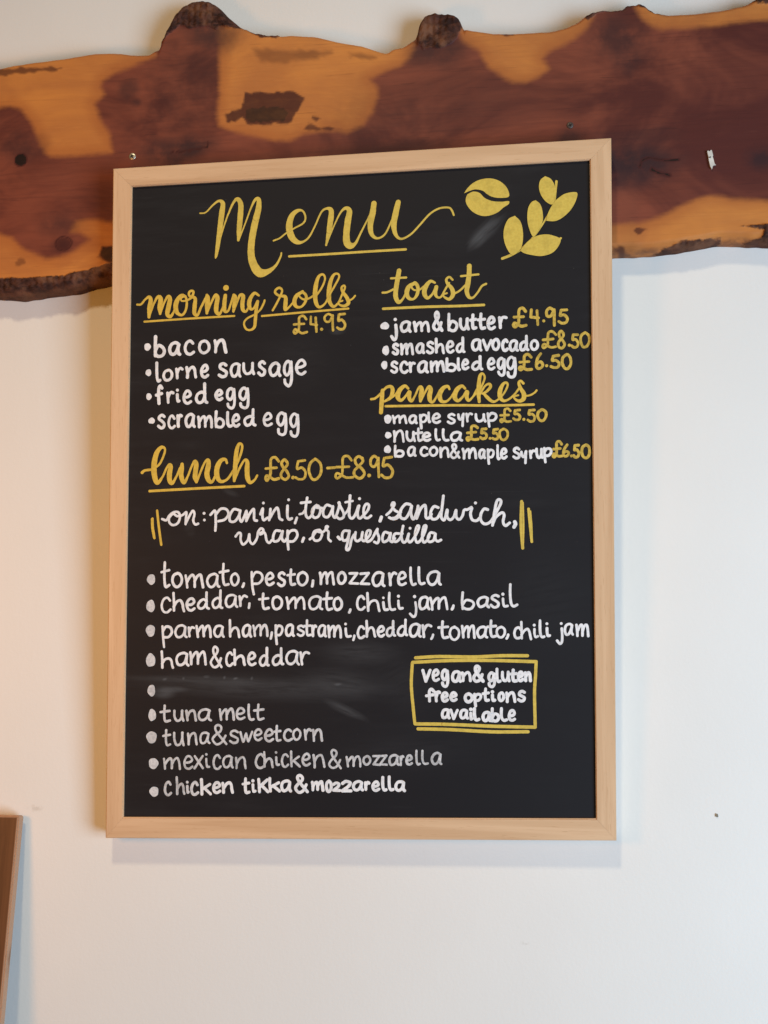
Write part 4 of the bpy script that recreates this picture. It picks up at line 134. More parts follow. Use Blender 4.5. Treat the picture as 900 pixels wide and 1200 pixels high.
class NT:
    """small wrapper for building node trees"""
    def __init__(self, name, rough=0.5, spec=0.5):
        self.m = bpy.data.materials.new(name); self.m.use_nodes = True
        self.t = self.m.node_tree; self.b = self.t.nodes['Principled BSDF']
        self.b.inputs['Roughness'].default_value = rough
        self.b.inputs['Specular IOR Level'].default_value = spec
    def n(self, typ, **kw):
        x = self.t.nodes.new(typ)
        for k, v in kw.items(): setattr(x, k, v)
        return x
    def put(self, sock, v):
        if isinstance(v, bpy.types.NodeSocket): self.t.links.new(v, sock)
        elif isinstance(v, (tuple, list)) and len(v) == 3 and sock.type == 'RGBA': sock.default_value = (*v, 1)
        else: sock.default_value = v
    def coord(self): return self.n('ShaderNodeTexCoord').outputs['Object']
    def mapping(self, v, scale=(1, 1, 1), loc=(0, 0, 0), rot=(0, 0, 0)):
        x = self.n('ShaderNodeMapping'); self.put(x.inputs['Vector'], v)
        x.inputs['Scale'].default_value = scale; x.inputs['Location'].default_value = loc; x.inputs['Rotation'].default_value = rot
        return x.outputs[0]
    def noise(self, v, scale, detail=4, rough=0.55, dist=0.0):
        x = self.n('ShaderNodeTexNoise'); self.put(x.inputs['Vector'], v)
        x.inputs['Scale'].default_value = scale; x.inputs['Detail'].default_value = detail
        x.inputs['Roughness'].default_value = rough; x.inputs['Distortion'].default_value = dist
        return x.outputs['Fac']
    def math(self, op, a, b=0.0, clamp=False):
        x = self.n('ShaderNodeMath', operation=op, use_clamp=clamp); self.put(x.inputs[0], a); self.put(x.inputs[1], b); return x.outputs[0]
    def ramp(self, v, a, b, lo=0.0, hi=1.0, smooth=True):
        x = self.n('ShaderNodeMapRange', interpolation_type='SMOOTHSTEP' if smooth else 'LINEAR')
        self.put(x.inputs[0], v)
        for i, q in enumerate((a, b, lo, hi)): self.put(x.inputs[i + 1], q)
        return x.outputs[0]
    def mix(self, f, a, b, blend='MIX'):
        x = self.n('ShaderNodeMix', data_type='RGBA', blend_type=blend)
        self.put(x.inputs[0], f); self.put(x.inputs[6], a); self.put(x.inputs[7], b); return x.outputs[2]
    def attr(self, name): return self.n('ShaderNodeAttribute', attribute_name=name).outputs['Fac']
    def bump(self, h, strength, dist):
        x = self.n('ShaderNodeBump'); self.put(x.inputs['Height'], h); x.inputs['Strength'].default_value = strength; x.inputs['Distance'].default_value = dist
        self.t.links.new(x.outputs[0], self.b.inputs['Normal'])
    def base(self, c): self.put(self.b.inputs['Base Color'], c)
    def rough(self, r): self.put(self.b.inputs['Roughness'], r)

# ------------------------------------------------------------------ materials
def mat_wall():
    k = NT('white_wall_paint', 0.62, 0.25); c = k.coord()
    big = k.noise(c, 2.2, 3); col = k.mix(k.ramp(big, .35, .65), (0.815, 0.805, 0.785), (0.785, 0.775, 0.755))
    for i, (x, z) in enumerate(SCUFFS):
        v = k.mapping(c, (1000, 0, 1000), (-x, 0, -z)); v = k.mapping(v, (1 / (14 if i else 7), 1, 1 / (6 if i else 3)))
        ln = k.n('ShaderNodeVectorMath', operation='LENGTH'); k.put(ln.inputs[0], v)
        f = k.math('MULTIPLY', k.ramp(ln.outputs['Value'], 1.0, 0.2), k.ramp(k.noise(c, 160, 3), .42, .62))
        col = k.mix(k.math('MULTIPLY', f, .5 if not i else .35), col, (0.47, 0.43, 0.37))
    k.base(col)
    h = k.math('ADD', k.math('MULTIPLY', k.noise(c, 260, 3, .6), .5), k.math('MULTIPLY', k.noise(c, 38, 3), .7))
    k.bump(h, .16, .0018)
    return k.m
def mat_beech(name, vertical):
    k = NT(name, 0.46, 0.35); c = k.coord()
    s = (300, 9, 300) if vertical else (9, 300, 300)
    g = k.noise(k.mapping(c, s), 1.0, 4, .6, .6)
    s2 = (55, 2.2, 55) if vertical else (2.2, 55, 55)
    g2 = k.noise(k.mapping(c, s2, (3.1, 1.7, 0)), 1.0, 3, .5, 1.2)
    col = k.mix(k.ramp(g2, .3, .7), (0.635, 0.410, 0.240), (0.735, 0.495, 0.305))
    col = k.mix(k.ramp(g, .5, .78, 0, .38), col, (0.50, 0.275, 0.14))
    s3 = (900, 60, 900) if vertical else (60, 900, 900)
    fl = k.noise(k.mapping(c, s3), 1.0, 1)
    col = k.mix(k.ramp(fl, .66, .74, 0, .3), col, (0.42, 0.22, 0.10))
    k.base(col); k.bump(g, .12, .0006)
    return k.m
def smear(k, c, cx, cy, rx, ry, ang, amount, streak=(18, 160)):
    """one wiped patch of chalk dust: centre, radii in metres on the board"""
    v = k.mapping(c, (1, 1, 0), (-cx, -cy, 0)); v = k.mapping(v, (1, 1, 1), (0, 0, 0), (0, 0, -ang))
    w = k.mapping(v, (1 / rx, 1 / ry, 1))
    ln = k.n('ShaderNodeVectorMath', operation='LENGTH'); k.put(ln.inputs[0], w)
    st = k.noise(k.mapping(v, (streak[0], streak[1], 1), (cx * 31, cy * 17, 0)), 1.0, 4, .6)
    d = k.math('ADD', ln.outputs['Value'], k.math('MULTIPLY', k.math('SUBTRACT', st, .5), 1.1))
    f = k.math('MULTIPLY', k.ramp(d, 1.0, 0.15), k.ramp(st, .2, .75))
    return k.math('MULTIPLY', f, amount * .55)
def mat_board():
    k = NT('chalkboard_black', 0.6, 0.24); c = k.coord()
    n1 = k.noise(k.mapping(c, (3.2, 7, 1)), 1.0, 5, .6, .8)
    n2 = k.noise(k.mapping(c, (9, 70, 1), (.3, .2, 0), (0, 0, .12)), 1.0, 4, .6)
    dust = k.math('MULTIPLY', k.ramp(n1, .42, .75), k.ramp(n2, .35, .75)); dust = k.math('MULTIPLY', dust, .05)
    for s in SMEARS: dust = k.math('ADD', dust, smear(k, c, *s))
    scr = k.noise(k.mapping(c, (7, 260, 1), (0, 0, 0), (0, 0, .5)), 1.0, 3, .6); scr2 = k.noise(k.mapping(c, (6, 300, 1), (1, 2, 0), (0, 0, -.35)), 1.0, 3, .6)
    dust = k.math('ADD', dust, k.math('MULTIPLY', k.math('ADD', k.ramp(scr, .66, .72), k.ramp(scr2, .67, .72)), k.math('MULTIPLY', k.ramp(n1, .4, .65), .045)))
    dust = k.math('ADD', dust, 0.0, True)
    col = k.mix(dust, (0.0105, 0.0106, 0.0140), (0.19, 0.20, 0.215))
    speck = k.noise(c, 520, 1)
    col = k.mix(k.ramp(speck, .82, .86, 0, .35), col, (0.3, 0.3, 0.3))
    k.base(col); k.rough(k.ramp(dust, 0, .5, .58, .8)); k.bump(k.noise(c, 900, 2), .06, .0004)
    return k.m
def mat_paint(name, a, b, thin, streak=60):
    """chalk-marker paint: opaque with slightly thin, streaky patches"""
    k = NT(name, 0.6, 0.25); c = k.coord()
    n = k.noise(k.mapping(c, (1, 1, 0)), 330, 3, .6); m = k.noise(k.mapping(c, (1, 1, 0)), streak, 2)
    col = k.mix(k.ramp(n, .36, .62), b, a)
    col = k.mix(k.math('MULTIPLY', k.ramp(m, .44, .66), thin), col, tuple(q * .45 for q in a))
    k.base(col); k.bump(n, .15, .0004)
    return k.m
def mat_slab():
    k = NT('yew_slab_wood', 0.55, 0.22); c = k.coord()
    w1 = k.noise(c, 34, 4, .6); w2 = k.noise(k.mapping(c, (40, 40, 220)), 1.0, 3, .6)
    wob = k.math('ADD', k.math('MULTIPLY', k.math('SUBTRACT', w1, .5), 6.5), k.math('MULTIPLY', k.math('SUBTRACT', w2, .5), 4.5))
    sd = k.math('ADD', k.attr('sap_d'), wob)
    sap = k.ramp(sd, -6.0, 4.6)
    # figure: long growth lines bent round the knots
    lines = k.noise(k.mapping(c, (5, 20, 120), (0, 0, 0), (0, .07, 0)), 1.0, 5, .6, 1.6)
    fine = k.noise(k.mapping(c, (26, 60, 520), (0, 0, 0), (0, .07, 0)), 1.0, 3, .6, .5)
    wv = k.n('ShaderNodeTexWave', wave_type='BANDS', bands_direction='Z', wave_profile='SIN')
    k.put(wv.inputs['Vector'], k.mapping(c, (.35, .6, 1), (0, 0, 0), (0, .07, 0)))
    for nm, q in (('Scale', 38.0), ('Distortion', 22.0), ('Detail', 3.0), ('Detail Scale', .55), ('Detail Roughness', .55)): wv.inputs[nm].default_value = q
    rings = k.math('MULTIPLY', k.ramp(wv.outputs['Fac'], .45, 1.0), k.ramp(k.noise(k.mapping(c, (7, 7, 16)), 1.0, 3), .40, .66))
    pores = k.ramp(k.noise(k.mapping(c, (17, 60, 430), (0, 0, 0), (0, .07, 0)), 1.0, 2), .66, .72)
    broad = k.noise(k.mapping(c, (5.5, 6, 9)), 1.0, 4, .6, .8)
    heart = k.mix(k.ramp(broad, .36, .64), (0.088, 0.021, 0.018), (0.225, 0.060, 0.035))
    heart = k.mix(k.ramp(lines, .46, .78, 0, .26), heart, (0.055, 0.015, 0.016))
    heart = k.mix(k.math('MULTIPLY', rings, .15), heart, (0.062, 0.016, 0.014)); heart = k.mix(k.math('MULTIPLY', pores, .30), heart, (0.036, 0.010, 0.010))
    heart = k.mix(k.ramp(fine, .55, .8, 0, .16), heart, (0.22, 0.07, 0.042))
    sapw = k.mix(k.ramp(broad, .3, .7), (0.64, 0.245, 0.055), (0.46, 0.165, 0.046))
    sapw = k.mix(k.ramp(lines, .5, .78, 0, .42), sapw, (0.36, 0.125, 0.035))
    sapw = k.mix(k.ramp(fine, .55, .8, 0, .3), sapw, (0.66, 0.27, 0.08))
    sapw = k.mix(k.math('MULTIPLY', rings, .13), sapw, (0.36, 0.120, 0.032)); sapw = k.mix(k.math('MULTIPLY', pores, .22), sapw, (0.20, 0.060, 0.020))
    rim = k.ramp(sd, 20, 2)
    sapw = k.mix(k.math('MULTIPLY', rim, .50), sapw, (0.36, 0.105, 0.030))
    col = k.mix(sap, heart, sapw)
    cl = k.math('MULTIPLY', k.attr('cloud'), k.ramp(k.noise(c, 42, 4), .12, .58))
    col = k.mix(cl, col, (0.034, 0.015, 0.019))
    st = k.attr('stain'); stn = k.math('MULTIPLY', st, k.ramp(k.noise(k.mapping(c, (35, 35, 70)), 1.0, 4, .6), .3, .6, .93, 1))
    col = k.mix(stn, col, k.mix(k.ramp(st, .925, .96), (0.054, 0.011, 0.011), (0.014, 0.007, 0.0065)))
    bd = k.math('ADD', k.attr('bark_d'), k.math('MULTIPLY', k.math('SUBTRACT', k.noise(c, 90, 4, .65), .5), 9.0))
    bk = k.ramp(bd, -1.0, 1.6)
    bn = k.noise(k.mapping(c, (60, 60, 110)), 1.0, 5, .65, .5)
    bcol = k.mix(k.ramp(bn, .36, .66), (0.028, 0.0115, 0.0095), (0.105, 0.040, 0.026))
    bcol = k.mix(k.ramp(k.noise(c, 32, 4), .48, .66, 0, .85), bcol, (0.20, 0.088, 0.048))
    col = k.mix(bk, col, bcol)
    edge = k.math('MULTIPLY', k.attr('rim'), k.ramp(k.noise(c, 70, 4, .6), .3, .66))
    col = k.mix(k.math('MULTIPLY', edge, .72), col, (0.13, 0.055, 0.028))
    k.base(col); k.rough(k.ramp(bk, 0, 1, .56, .85))
    h = k.math('ADD', k.math('MULTIPLY', k.math('MULTIPLY', bn, bk), 3.0), k.math('MULTIPLY', lines, .18))
    k.bump(h, .32, .003)
    return k.m
def mat_plain(name, col, rough=.5, spec=.4, metal=0.0, vary=.12, scale=120):
    k = NT(name, rough, spec); n = k.noise(k.coord(), scale, 4)
    k.base(k.mix(k.ramp(n, .3, .7), tuple(q * (1 - vary) for q in col), tuple(min(1, q * (1 + vary)) for q in col)))
    k.b.inputs['Metallic'].default_value = metal
    return k.m
def mat_old_board():
    k = NT('worn_lit_edge_timber', 0.55, 0.35); c = k.coord()
    g = k.noise(k.mapping(c, (120, 120, 7)), 1.0, 4, .6, .3); b = k.noise(k.mapping(c, (22, 22, 9)), 1.0, 4)
    col = k.mix(k.ramp(g, .3, .7), (0.100, 0.041, 0.018), (0.15, 0.063, 0.028))
    col = k.mix(k.ramp(b, .45, .68, 0, .6), col, (0.065, 0.027, 0.015))
    sx_ = k.n('ShaderNodeSeparateXYZ'); k.put(sx_.inputs[0], c)
    edge = k.math('MAXIMUM', k.ramp(k.math('ABSOLUTE', sx_.outputs[0]), .1665, .1685), k.ramp(sx_.outputs[2], .6165, .6185))
    wear_light = k.math('MULTIPLY', edge, k.ramp(k.noise(k.mapping(c, (60, 60, 20)), 1.0, 3), .15, .45))
    col = k.mix(wear_light, col, (0.43, 0.25, 0.155))  # pale edges: wear, plus window light on the side painted into the colour
    k.base(col); k.bump(g, .2, .001)
    return k.m

SMEARS = [  # cx, cy (m), radii, angle, strength
    (0.1580, 0.7106, 0.0346, 0.0122, 0.750, 0.750),
    (0.1478, 0.6988, 0.0183, 0.0102, 0.700, 0.500),
    (-0.1196, 0.1730, 0.1932, 0.0203, -0.040, 0.340),
    (-0.0175, 0.1795, 0.0712, 0.0224, -0.100, 0.280),
    (-0.0126, 0.1478, 0.0346, 0.0071, -0.420, 0.550),
    (-0.2318, 0.1663, 0.0183, 0.0102, 0.000, 0.750),
    (-0.2182, 0.1704, 0.0224, 0.0051, 0.000, 0.500),
    (0.0028, 0.2143, 0.0610, 0.0224, 0.000, 0.280),
    (-0.0209, 0.5961, 0.0122, 0.0071, 0.000, 0.400),
    (0.2215, 0.2782, 0.0712, 0.0915, 0.200, 0.050),
    (0.0522, 0.1011, 0.1220, 0.0407, 0.100, 0.070),
    (-0.0676, 0.5646, 0.0610, 0.0508, 0.300, 0.050),
    (-0.1509, 0.4050, 0.0142, 0.0051, -0.400, 0.300),
    (-0.2012, 0.3637, 0.0081, 0.0163, 0.300, 0.200),
    (0.0528, 0.1798, 0.0407, 0.0610, 0.500, 0.080),
    (-0.1817, 0.1817, 0.1525, 0.0061, -0.030, 0.280),
    (-0.2308, 0.1825, 0.0041, 0.0022, 0.300, 0.750),
    (-0.2078, 0.1836, 0.0024, 0.0022, 1.000, 0.750),
    (-0.1796, 0.1858, 0.0051, 0.0022, 0.000, 0.750),
    (-0.1578, 0.1848, 0.0031, 0.0022, 1.200, 0.750),
    (-0.1443, 0.1839, 0.0051, 0.0022, 0.200, 0.750),
    (-0.1247, 0.1840, 0.0031, 0.0022, 1.200, 0.750),
    (-0.0216, 0.1775, 0.0061, 0.0022, 0.100, 0.750),
]
M = dict(wall=mat_wall(), beech_v=mat_beech('beech_upright', True), beech_h=mat_beech('beech_cross', False), board=mat_board(), slab=mat_slab(),
         white=mat_paint('white_marker', (0.90, 0.91, 0.94), (0.77, 0.78, 0.82), .24),
         greywhite=mat_paint('white_marker_thin', (0.71, 0.725, 0.755), (0.55, 0.565, 0.60), .38),
         grey=mat_paint('white_marker_faint', (0.66, 0.675, 0.70), (0.47, 0.48, 0.505), .45),
         gold=mat_paint('gold_marker', (0.71, 0.535, 0.105), (0.645, 0.475, 0.088), .22, 90),
         gold2=mat_paint('gold_marker_warm_lit', (0.73, 0.505, 0.085), (0.66, 0.445, 0.068), .22, 90),  # gold for the left side, warm lamp tint put into the colour
         gold3=mat_paint('gold_marker_bright', (0.76, 0.53, 0.095), (0.66, 0.45, 0.070), .25, 90),
         yellow=mat_paint('gold_marker_fine', (0.70, 0.50, 0.095), (0.52, 0.36, 0.065), .40, 90),
         steel=mat_plain('zinc_screw', (0.62, 0.58, 0.50), .38, .5, .85), darksteel=mat_plain('blackened_screw', (0.09, 0.07, 0.065), .5, .5, .3),
         recess=mat_plain('screw_recess', (0.015, 0.012, 0.01), .8), white_plastic=mat_plain('white_plastic', (0.68, 0.66, 0.61), .35, .5),
         hole=mat_plain('hole_shadow_plaster', (0.22, 0.19, 0.145), .9), timber=mat_old_board())

# ------------------------------------------------------------------ the wall
bm = bmesh.new()
v = [bm.verts.new(p) for p in ((-3, 0, -1.8), (3, 0, -1.8), (3, 0, 2.6), (-3, 0, 2.6), (-3, .1, -1.8), (3, .1, -1.8), (3, .1, 2.6), (-3, .1, 2.6))]
for f in ((0, 1, 2, 3), (7, 6, 5, 4), (0, 4, 5, 1), (3, 2, 6, 7), (0, 3, 7, 4), (1, 5, 6, 2)): bm.faces.new([v[i] for i in f])
wall = tag(from_bm('wall', bm, M['wall']), 'smooth white painted wall behind the timber plank and menu board', 'wall', kind='structure')
def disc_fan(cx, cz, r, y, n=14, jag=.0, sx=1, sz=1):
    vs_ = [(cx, y, cz)]
    for i in range(n):
        a = 2 * math.pi * i / n; q = r * (1 + jag * random.uniform(-1, 1)); vs_.append((cx + q * sx * math.cos(a), y, cz + q * sz * math.sin(a)))
    return vs_, [(0, 1 + (i + 1) % n, 1 + i) for i in range(n)]
hx, hz = NAIL_HOLE[0][0] / 1000, NAIL_HOLE[0][1] / 1000
vv, ff = disc_fan(hx, hz, .0019, -.0012, 14, .25, .8, 1.25)
link('nail_hole', vv, ff, M['hole'], wall)

# ------------------------------------------------------------------ live-edge slab
def seg_dist(px, pz, poly, closed=True):
    P = np.array(poly, float); Q = np.roll(P, -1, 0)
    if not closed: P, Q = P[:-1], Q[:-1]
    best = np.full(px.shape, 1e9)
    for (x0, z0), (x1, z1) in zip(P, Q):
        dx, dz = x1 - x0, z1 - z0; L = dx * dx + dz * dz + 1e-9
        t = np.clip(((px - x0) * dx + (pz - z0) * dz) / L, 0, 1)
        best = np.minimum(best, np.hypot(px - x0 - t * dx, pz - z0 - t * dz))
    return best
def signed(px, pz, poly):
    ins = np.zeros(px.shape, bool); n = len(poly)
    for i in range(n):
        (x0, z0), (x1, z1) = poly[i], poly[(i + 1) % n]
        if z0 == z1: continue
        c = (z0 > pz) != (z1 > pz)
        ins ^= c & (px < (x1 - x0) * (pz - z0) / (z1 - z0) + x0)
    d = seg_dist(px, pz, poly)
    return np.where(ins, d, -d)
def smooth01(x): x = np.clip(x, 0, 1); return x * x * (3 - 2 * x)
def wobble(x, z, seed, f):
    r = np.random.default_rng(seed); o = np.zeros(x.shape)
    for i in range(7):
        a = r.uniform(0, 2 * np.pi); s = f * 1.55 ** i * r.uniform(.8, 1.2)
        o += np.sin((x * np.cos(a) + z * np.sin(a)) * s + r.uniform(0, 6.28)) / 1.45 ** i
    return o / 2.4
def build_slab():
    T = 29.0                                        # mm
    tx, tz = np.array(SLAB_TOP).T; bx, bz = np.array(SLAB_BOTTOM).T
    NX, NZ = 620, 190
    xs = np.linspace(max(tx[0], bx[0]), min(tx[-1], bx[-1]), NX)
    def curve(x, xk, zk):                           # rounded interpolation of the traced edge
        z = np.interp(x, xk, zk); out = np.zeros_like(z); W = 0
        for o, w in ((-3, .5), (-1.5, 1), (0, 1.4), (1.5, 1), (3, .5)): out += w * np.interp(x + o, xk, zk); W += w
        return out / W
    top = curve(xs, tx, tz) + wobble(xs, xs * 0, 3, .09) * .5
    bot = curve(xs, bx, bz) + wobble(xs, xs * 0, 5, .06) * 1.2
    t = np.linspace(0, 1, NZ); t = .45 * t + .55 * (.5 - .5 * np.cos(np.pi * t))
    X = np.repeat(xs[:, None], NZ, 1); Zr = bot[:, None] + (top - bot)[:, None] * t[None]
    eb, et = Zr - bot[:, None], top[:, None] - Zr
    slope_t = np.gradient(top, xs)[:, None]; slope_b = np.gradient(bot, xs)[:, None]
    et = et / np.sqrt(1 + slope_t ** 2); eb = eb / np.sqrt(1 + slope_b ** 2)
    ends = np.minimum(X - xs[0], xs[-1] - X)
    def prof(e, R): q = np.clip(e / R, 0, 1); return np.sqrt(np.clip(1 - (1 - q) ** 2, 0, 1))
    depth = (T - 3) * np.minimum(np.minimum(prof(et, 9), prof(eb, 11)), prof(ends, 4)) + 3
    bark_d = np.max([signed(X, Zr, b) for b in BARK], 0)
    sap_d = np.max([signed(X, Zr, b) for b in SAPWOOD], 0)
    stain = np.zeros(X.shape)
    for poly, soft, k in STAINS:
        stain = np.maximum(stain, k * smooth01((signed(X, Zr, poly) + 2.2 * wobble(X, Zr, 11, .25)) / (2 * soft) + .5))
    def line(poly, w, k):
        nonlocal stain
        d = seg_dist(X, Zr, poly, False) + .8 * wobble(X, Zr, 21, .3)
        stain = np.maximum(stain, k * smooth01(1 - (d - w * .4) / w))
    line(CURL, 2.2, 1.0); line(CURL2, 2.8, 1.0); line(CRACK, .9, 1.0)
    (kx, kz), (k2x, k2z) = KNOTS
    r1 = np.hypot(X - kx, (Zr - kz)) + .8 * wobble(X, Zr, 31, .3); stain = np.maximum(stain, 1.0 * smooth01((9.8 - r1) / 2.0))
    r2 = np.hypot((X - k2x) / 1.15, (Zr - k2z) / .95) + .5 * wobble(X, Zr, 32, .25)
    stain = np.maximum(stain, 1.0 * smooth01(1 - np.abs(r2 - 9.3) / 1.7)); stain = np.maximum(stain, .6 * smooth01((9 - r2) / 2)); stain = np.maximum(stain, .5 * smooth01(1 - np.abs(r2 - 5) / 1.2))
    cloud = np.zeros(X.shape)
    for cx, cz, rx, rz, k in CLOUDS:
        r = np.hypot((X - cx) / rx, (Zr - cz) / rz) + .22 * wobble(X, Zr, int(abs(cx)) + 40, .07)
        cloud = np.maximum(cloud, k * smooth01((1.35 - r) / 1.1))
    rim = smooth01(1 - np.minimum(et - 1, eb - 1) / 5)
    # relief: ridged bark, hollow stains, gentle planing waves
    inb = smooth01(bark_d / 3 + .3)
    depth += inb * np.clip(np.minimum(et, eb) / 4, 0, 1) * (2.3 * wobble(X, Zr, 51, .2) + 1.3 * wobble(X, Zr, 52, .5) + 1.5)
    depth += .25 * wobble(X, Zr, 53, .05)
    depth = np.clip(depth, 2.2, 34)
    V = np.stack([X, -depth, Zr], -1).reshape(-1, 3) / 1000
    idx = np.arange(NX * NZ).reshape(NX, NZ)
    F = np.stack([idx[:-1, :-1], idx[1:, :-1], idx[1:, 1:], idx[:-1, 1:]], -1).reshape(-1, 4).tolist()
    per = list(idx[:, 0]) + list(idx[-1, 1:]) + list(idx[::-1, -1][1:]) + list(idx[0, ::-1][1:-1])
    base = len(V); back = V[per].copy(); back[:, 1] = -.0012
    V = np.concatenate([V, back]); n = len(per)
    for i in range(n): F.append([int(per[i]), base + i, base + (i + 1) % n, int(per[(i + 1) % n])])
    F.append([base + i for i in range(n)][::-1])
    return V, F, dict(bark_d=bark_d, sap_d=sap_d, stain=stain, cloud=cloud, rim=rim), per
slab_root = bpy.data.objects.new('live_edge_plank', None); COL.objects.link(slab_root)
sx0 = sum(p[0] for p in SLAB_BOTTOM) / len(SLAB_BOTTOM) / 1000; sz0 = SLAB_BOTTOM[5][1] / 1000
slab_root.location = (sx0, 0, sz0)
tag(slab_root, 'long live edge timber plank, dark red heartwood with orange sapwood, fixed across the wall', 'wood plank')
V_, F_, attrs, per = build_slab()
plank = link('wood_body', [(a - sx0, b, c - sz0) for a, b, c in V_.tolist()], F_, M['slab'], slab_root, True)
for nm, arr in attrs.items():
    a = plank.data.attributes.new(nm, 'FLOAT', 'POINT'); flat = arr.reshape(-1)
    a.data.foreach_set('value', np.concatenate([flat, flat[per]]).astype(np.float32))
plank.data.update()

def screw(cx, cz, y, r, mat, rec=True):
    """countersunk cross-head screw: domed rim, cross recess"""
    bm = bmesh.new()
    prof = [(r, 0), (r * .98, -.0005), (r * .85, -.0011), (r * .45, -.0014), (.00001, -.0014)]
    rings = []
    for pr, py in prof: rings.append([bm.verts.new((cx + pr * math.cos(a), y + py, cz + pr * math.sin(a))) for a in [2 * math.pi * i / 20 for i in range(20)]])
    for p, q in zip(rings[:-1], rings[1:]):
        for i in range(20): bm.faces.new((p[i], p[(i + 1) % 20], q[(i + 1) % 20], q[i]))
    bmesh.ops.remove_doubles(bm, verts=bm.verts, dist=1e-6)
    o = from_bm('screw', bm, mat, slab_root, True); o.location = (-sx0, 0, -sz0)
    a, b = r * .52, r * .15; ang = .5
    cross = [(b, a), (-b, a), (-b, b), (-a, b), (-a, -b), (-b, -b), (-b, -a), (b, -a), (b, -b), (a, -b), (a, b), (b, b)]
    ca, sa = math.cos(ang), math.sin(ang)
    link('cross_recess', [(cx + p * ca - q * sa, y - .0016, cz + p * sa + q * ca) for p, q in cross], [tuple(range(11, -1, -1))], M['recess'], o)
    return o
(s1x, s1z), (s2x, s2z) = SCREW
screw(s1x / 1000, s1z / 1000, -.0288, .0047, M['steel'])
screw(s2x / 1000, s2z / 1000, -.0288, .0042, M['darksteel'])

# white clip nailed to the slab
def build_clip():
    out = [(445, 402), (458, 396), (472, 398), (478, 408), (495, 405), (500, 392), (515, 385), (527, 390), (547, 490), (538, 515), (548, 545), (570, 650), (592, 668), (556, 670), (532, 690), (527, 736), (510, 736), (490, 690), (465, 548), (468, 520), (455, 470)]
    cx, cz = CLIP_TOP[0]; bx, bz = CLIP_BOT[0]; s = (cz - bz) / 350.0       # mm per traced unit
    root = bpy.data.objects.new('cable_clip', None); COL.objects.link(root)
    root.location = ((cx + bx) / 2000, -.0285, (cz + bz) / 2000)
    tag(root, 'small white plastic clip nailed on the dark red wood right of the menu', 'clip')
    P = [(((x - 520) * s) / 1000, (-(y - 560) * s) / 1000) for x, y in out]
    bm = bmesh.new(); f = [bm.verts.new((x, 0, z)) for x, z in P]; b = [bm.verts.new((x, -.0034, z)) for x, z in P]; n = len(P)
    bm.faces.new(b); bm.faces.new(f[::-1])
    for i in range(n): bm.faces.new((f[i], f[(i + 1) % n], b[(i + 1) % n], b[i]))
    from_bm('clip_body', bm, M['white_plastic'], root)
    q = [(472, 530), (480, 517), (500, 510), (512, 516), (505, 530), (485, 538)]
    link('nail', [(((x - 520) * s) / 1000, -.0039, (-(y - 560) * s) / 1000) for x, y in q], [tuple(range(len(q)))], M['recess'], root)
build_clip()

# ------------------------------------------------------------------ menu board
TF, PN = 0.024, 0.0205
board = bpy.data.objects.new('menu_board', None); COL.objects.link(board)
ct, st_ = math.cos(TILT), math.sin(TILT)
board.matrix_world = Matrix(((1, 0, 0, 0), (0, -st_, -ct, -.002), (0, ct, -st_, 0), (0, 0, 0, 1)))
tag(board, 'black chalkboard menu in a pale beech frame with white and gold hand lettering', 'menu board')
O, I = FRAME_OUTER, FRAME_INNER
def rail(i, j, mat):
    a, b, c, d = [Vector((*p, 0)) for p in (O[i], O[j], I[j], I[i])]
    g = .00007; along = (b - a).normalized()        # hairline open mitre
    a += along * g; d += along * g; b -= along * g; c -= along * g
    bm = bmesh.new()
    lo = [bm.verts.new((p.x, p.y, .001)) for p in (a, b, c, d)]; hi = [bm.verts.new((p.x, p.y, TF)) for p in (a, b, c, d)]
    bm.faces.new(lo); bm.faces.new(hi)
    for k in range(4): bm.faces.new((lo[k], lo[(k + 1) % 4], hi[(k + 1) % 4], hi[k]))
    es = [e for e in bm.edges if all(abs(v.co.z - TF) < 1e-6 for v in e.verts)]
    es = [e for e in es if abs((e.verts[0].co - e.verts[1].co).length) > .1]
    bmesh.ops.bevel(bm, geom=es, offset=.0011, segments=2, affect='EDGES')
    return from_bm('frame_rail', bm, mat, board)
rail(0, 1, M['beech_h']); rail(1, 2, M['beech_v']); rail(2, 3, M['beech_h']); rail(3, 0, M['beech_v'])
cx = sum(p[0] for p in I) / 4; cy = sum(p[1] for p in I) / 4
pq = [(p[0] + math.copysign(.006, p[0] - cx), p[1] + math.copysign(.006, p[1] - cy)) for p in I]
bm = bmesh.new()
lo = [bm.verts.new((x, y, .006)) for x, y in pq]; hi = [bm.verts.new((x, y, PN)) for x, y in pq]
bm.faces.new(lo); bm.faces.new(hi)
for k in range(4): bm.faces.new((lo[k], lo[(k + 1) % 4], hi[(k + 1) % 4], hi[k]))
panel = from_bm('chalkboard_panel', bm, M['board'], board)

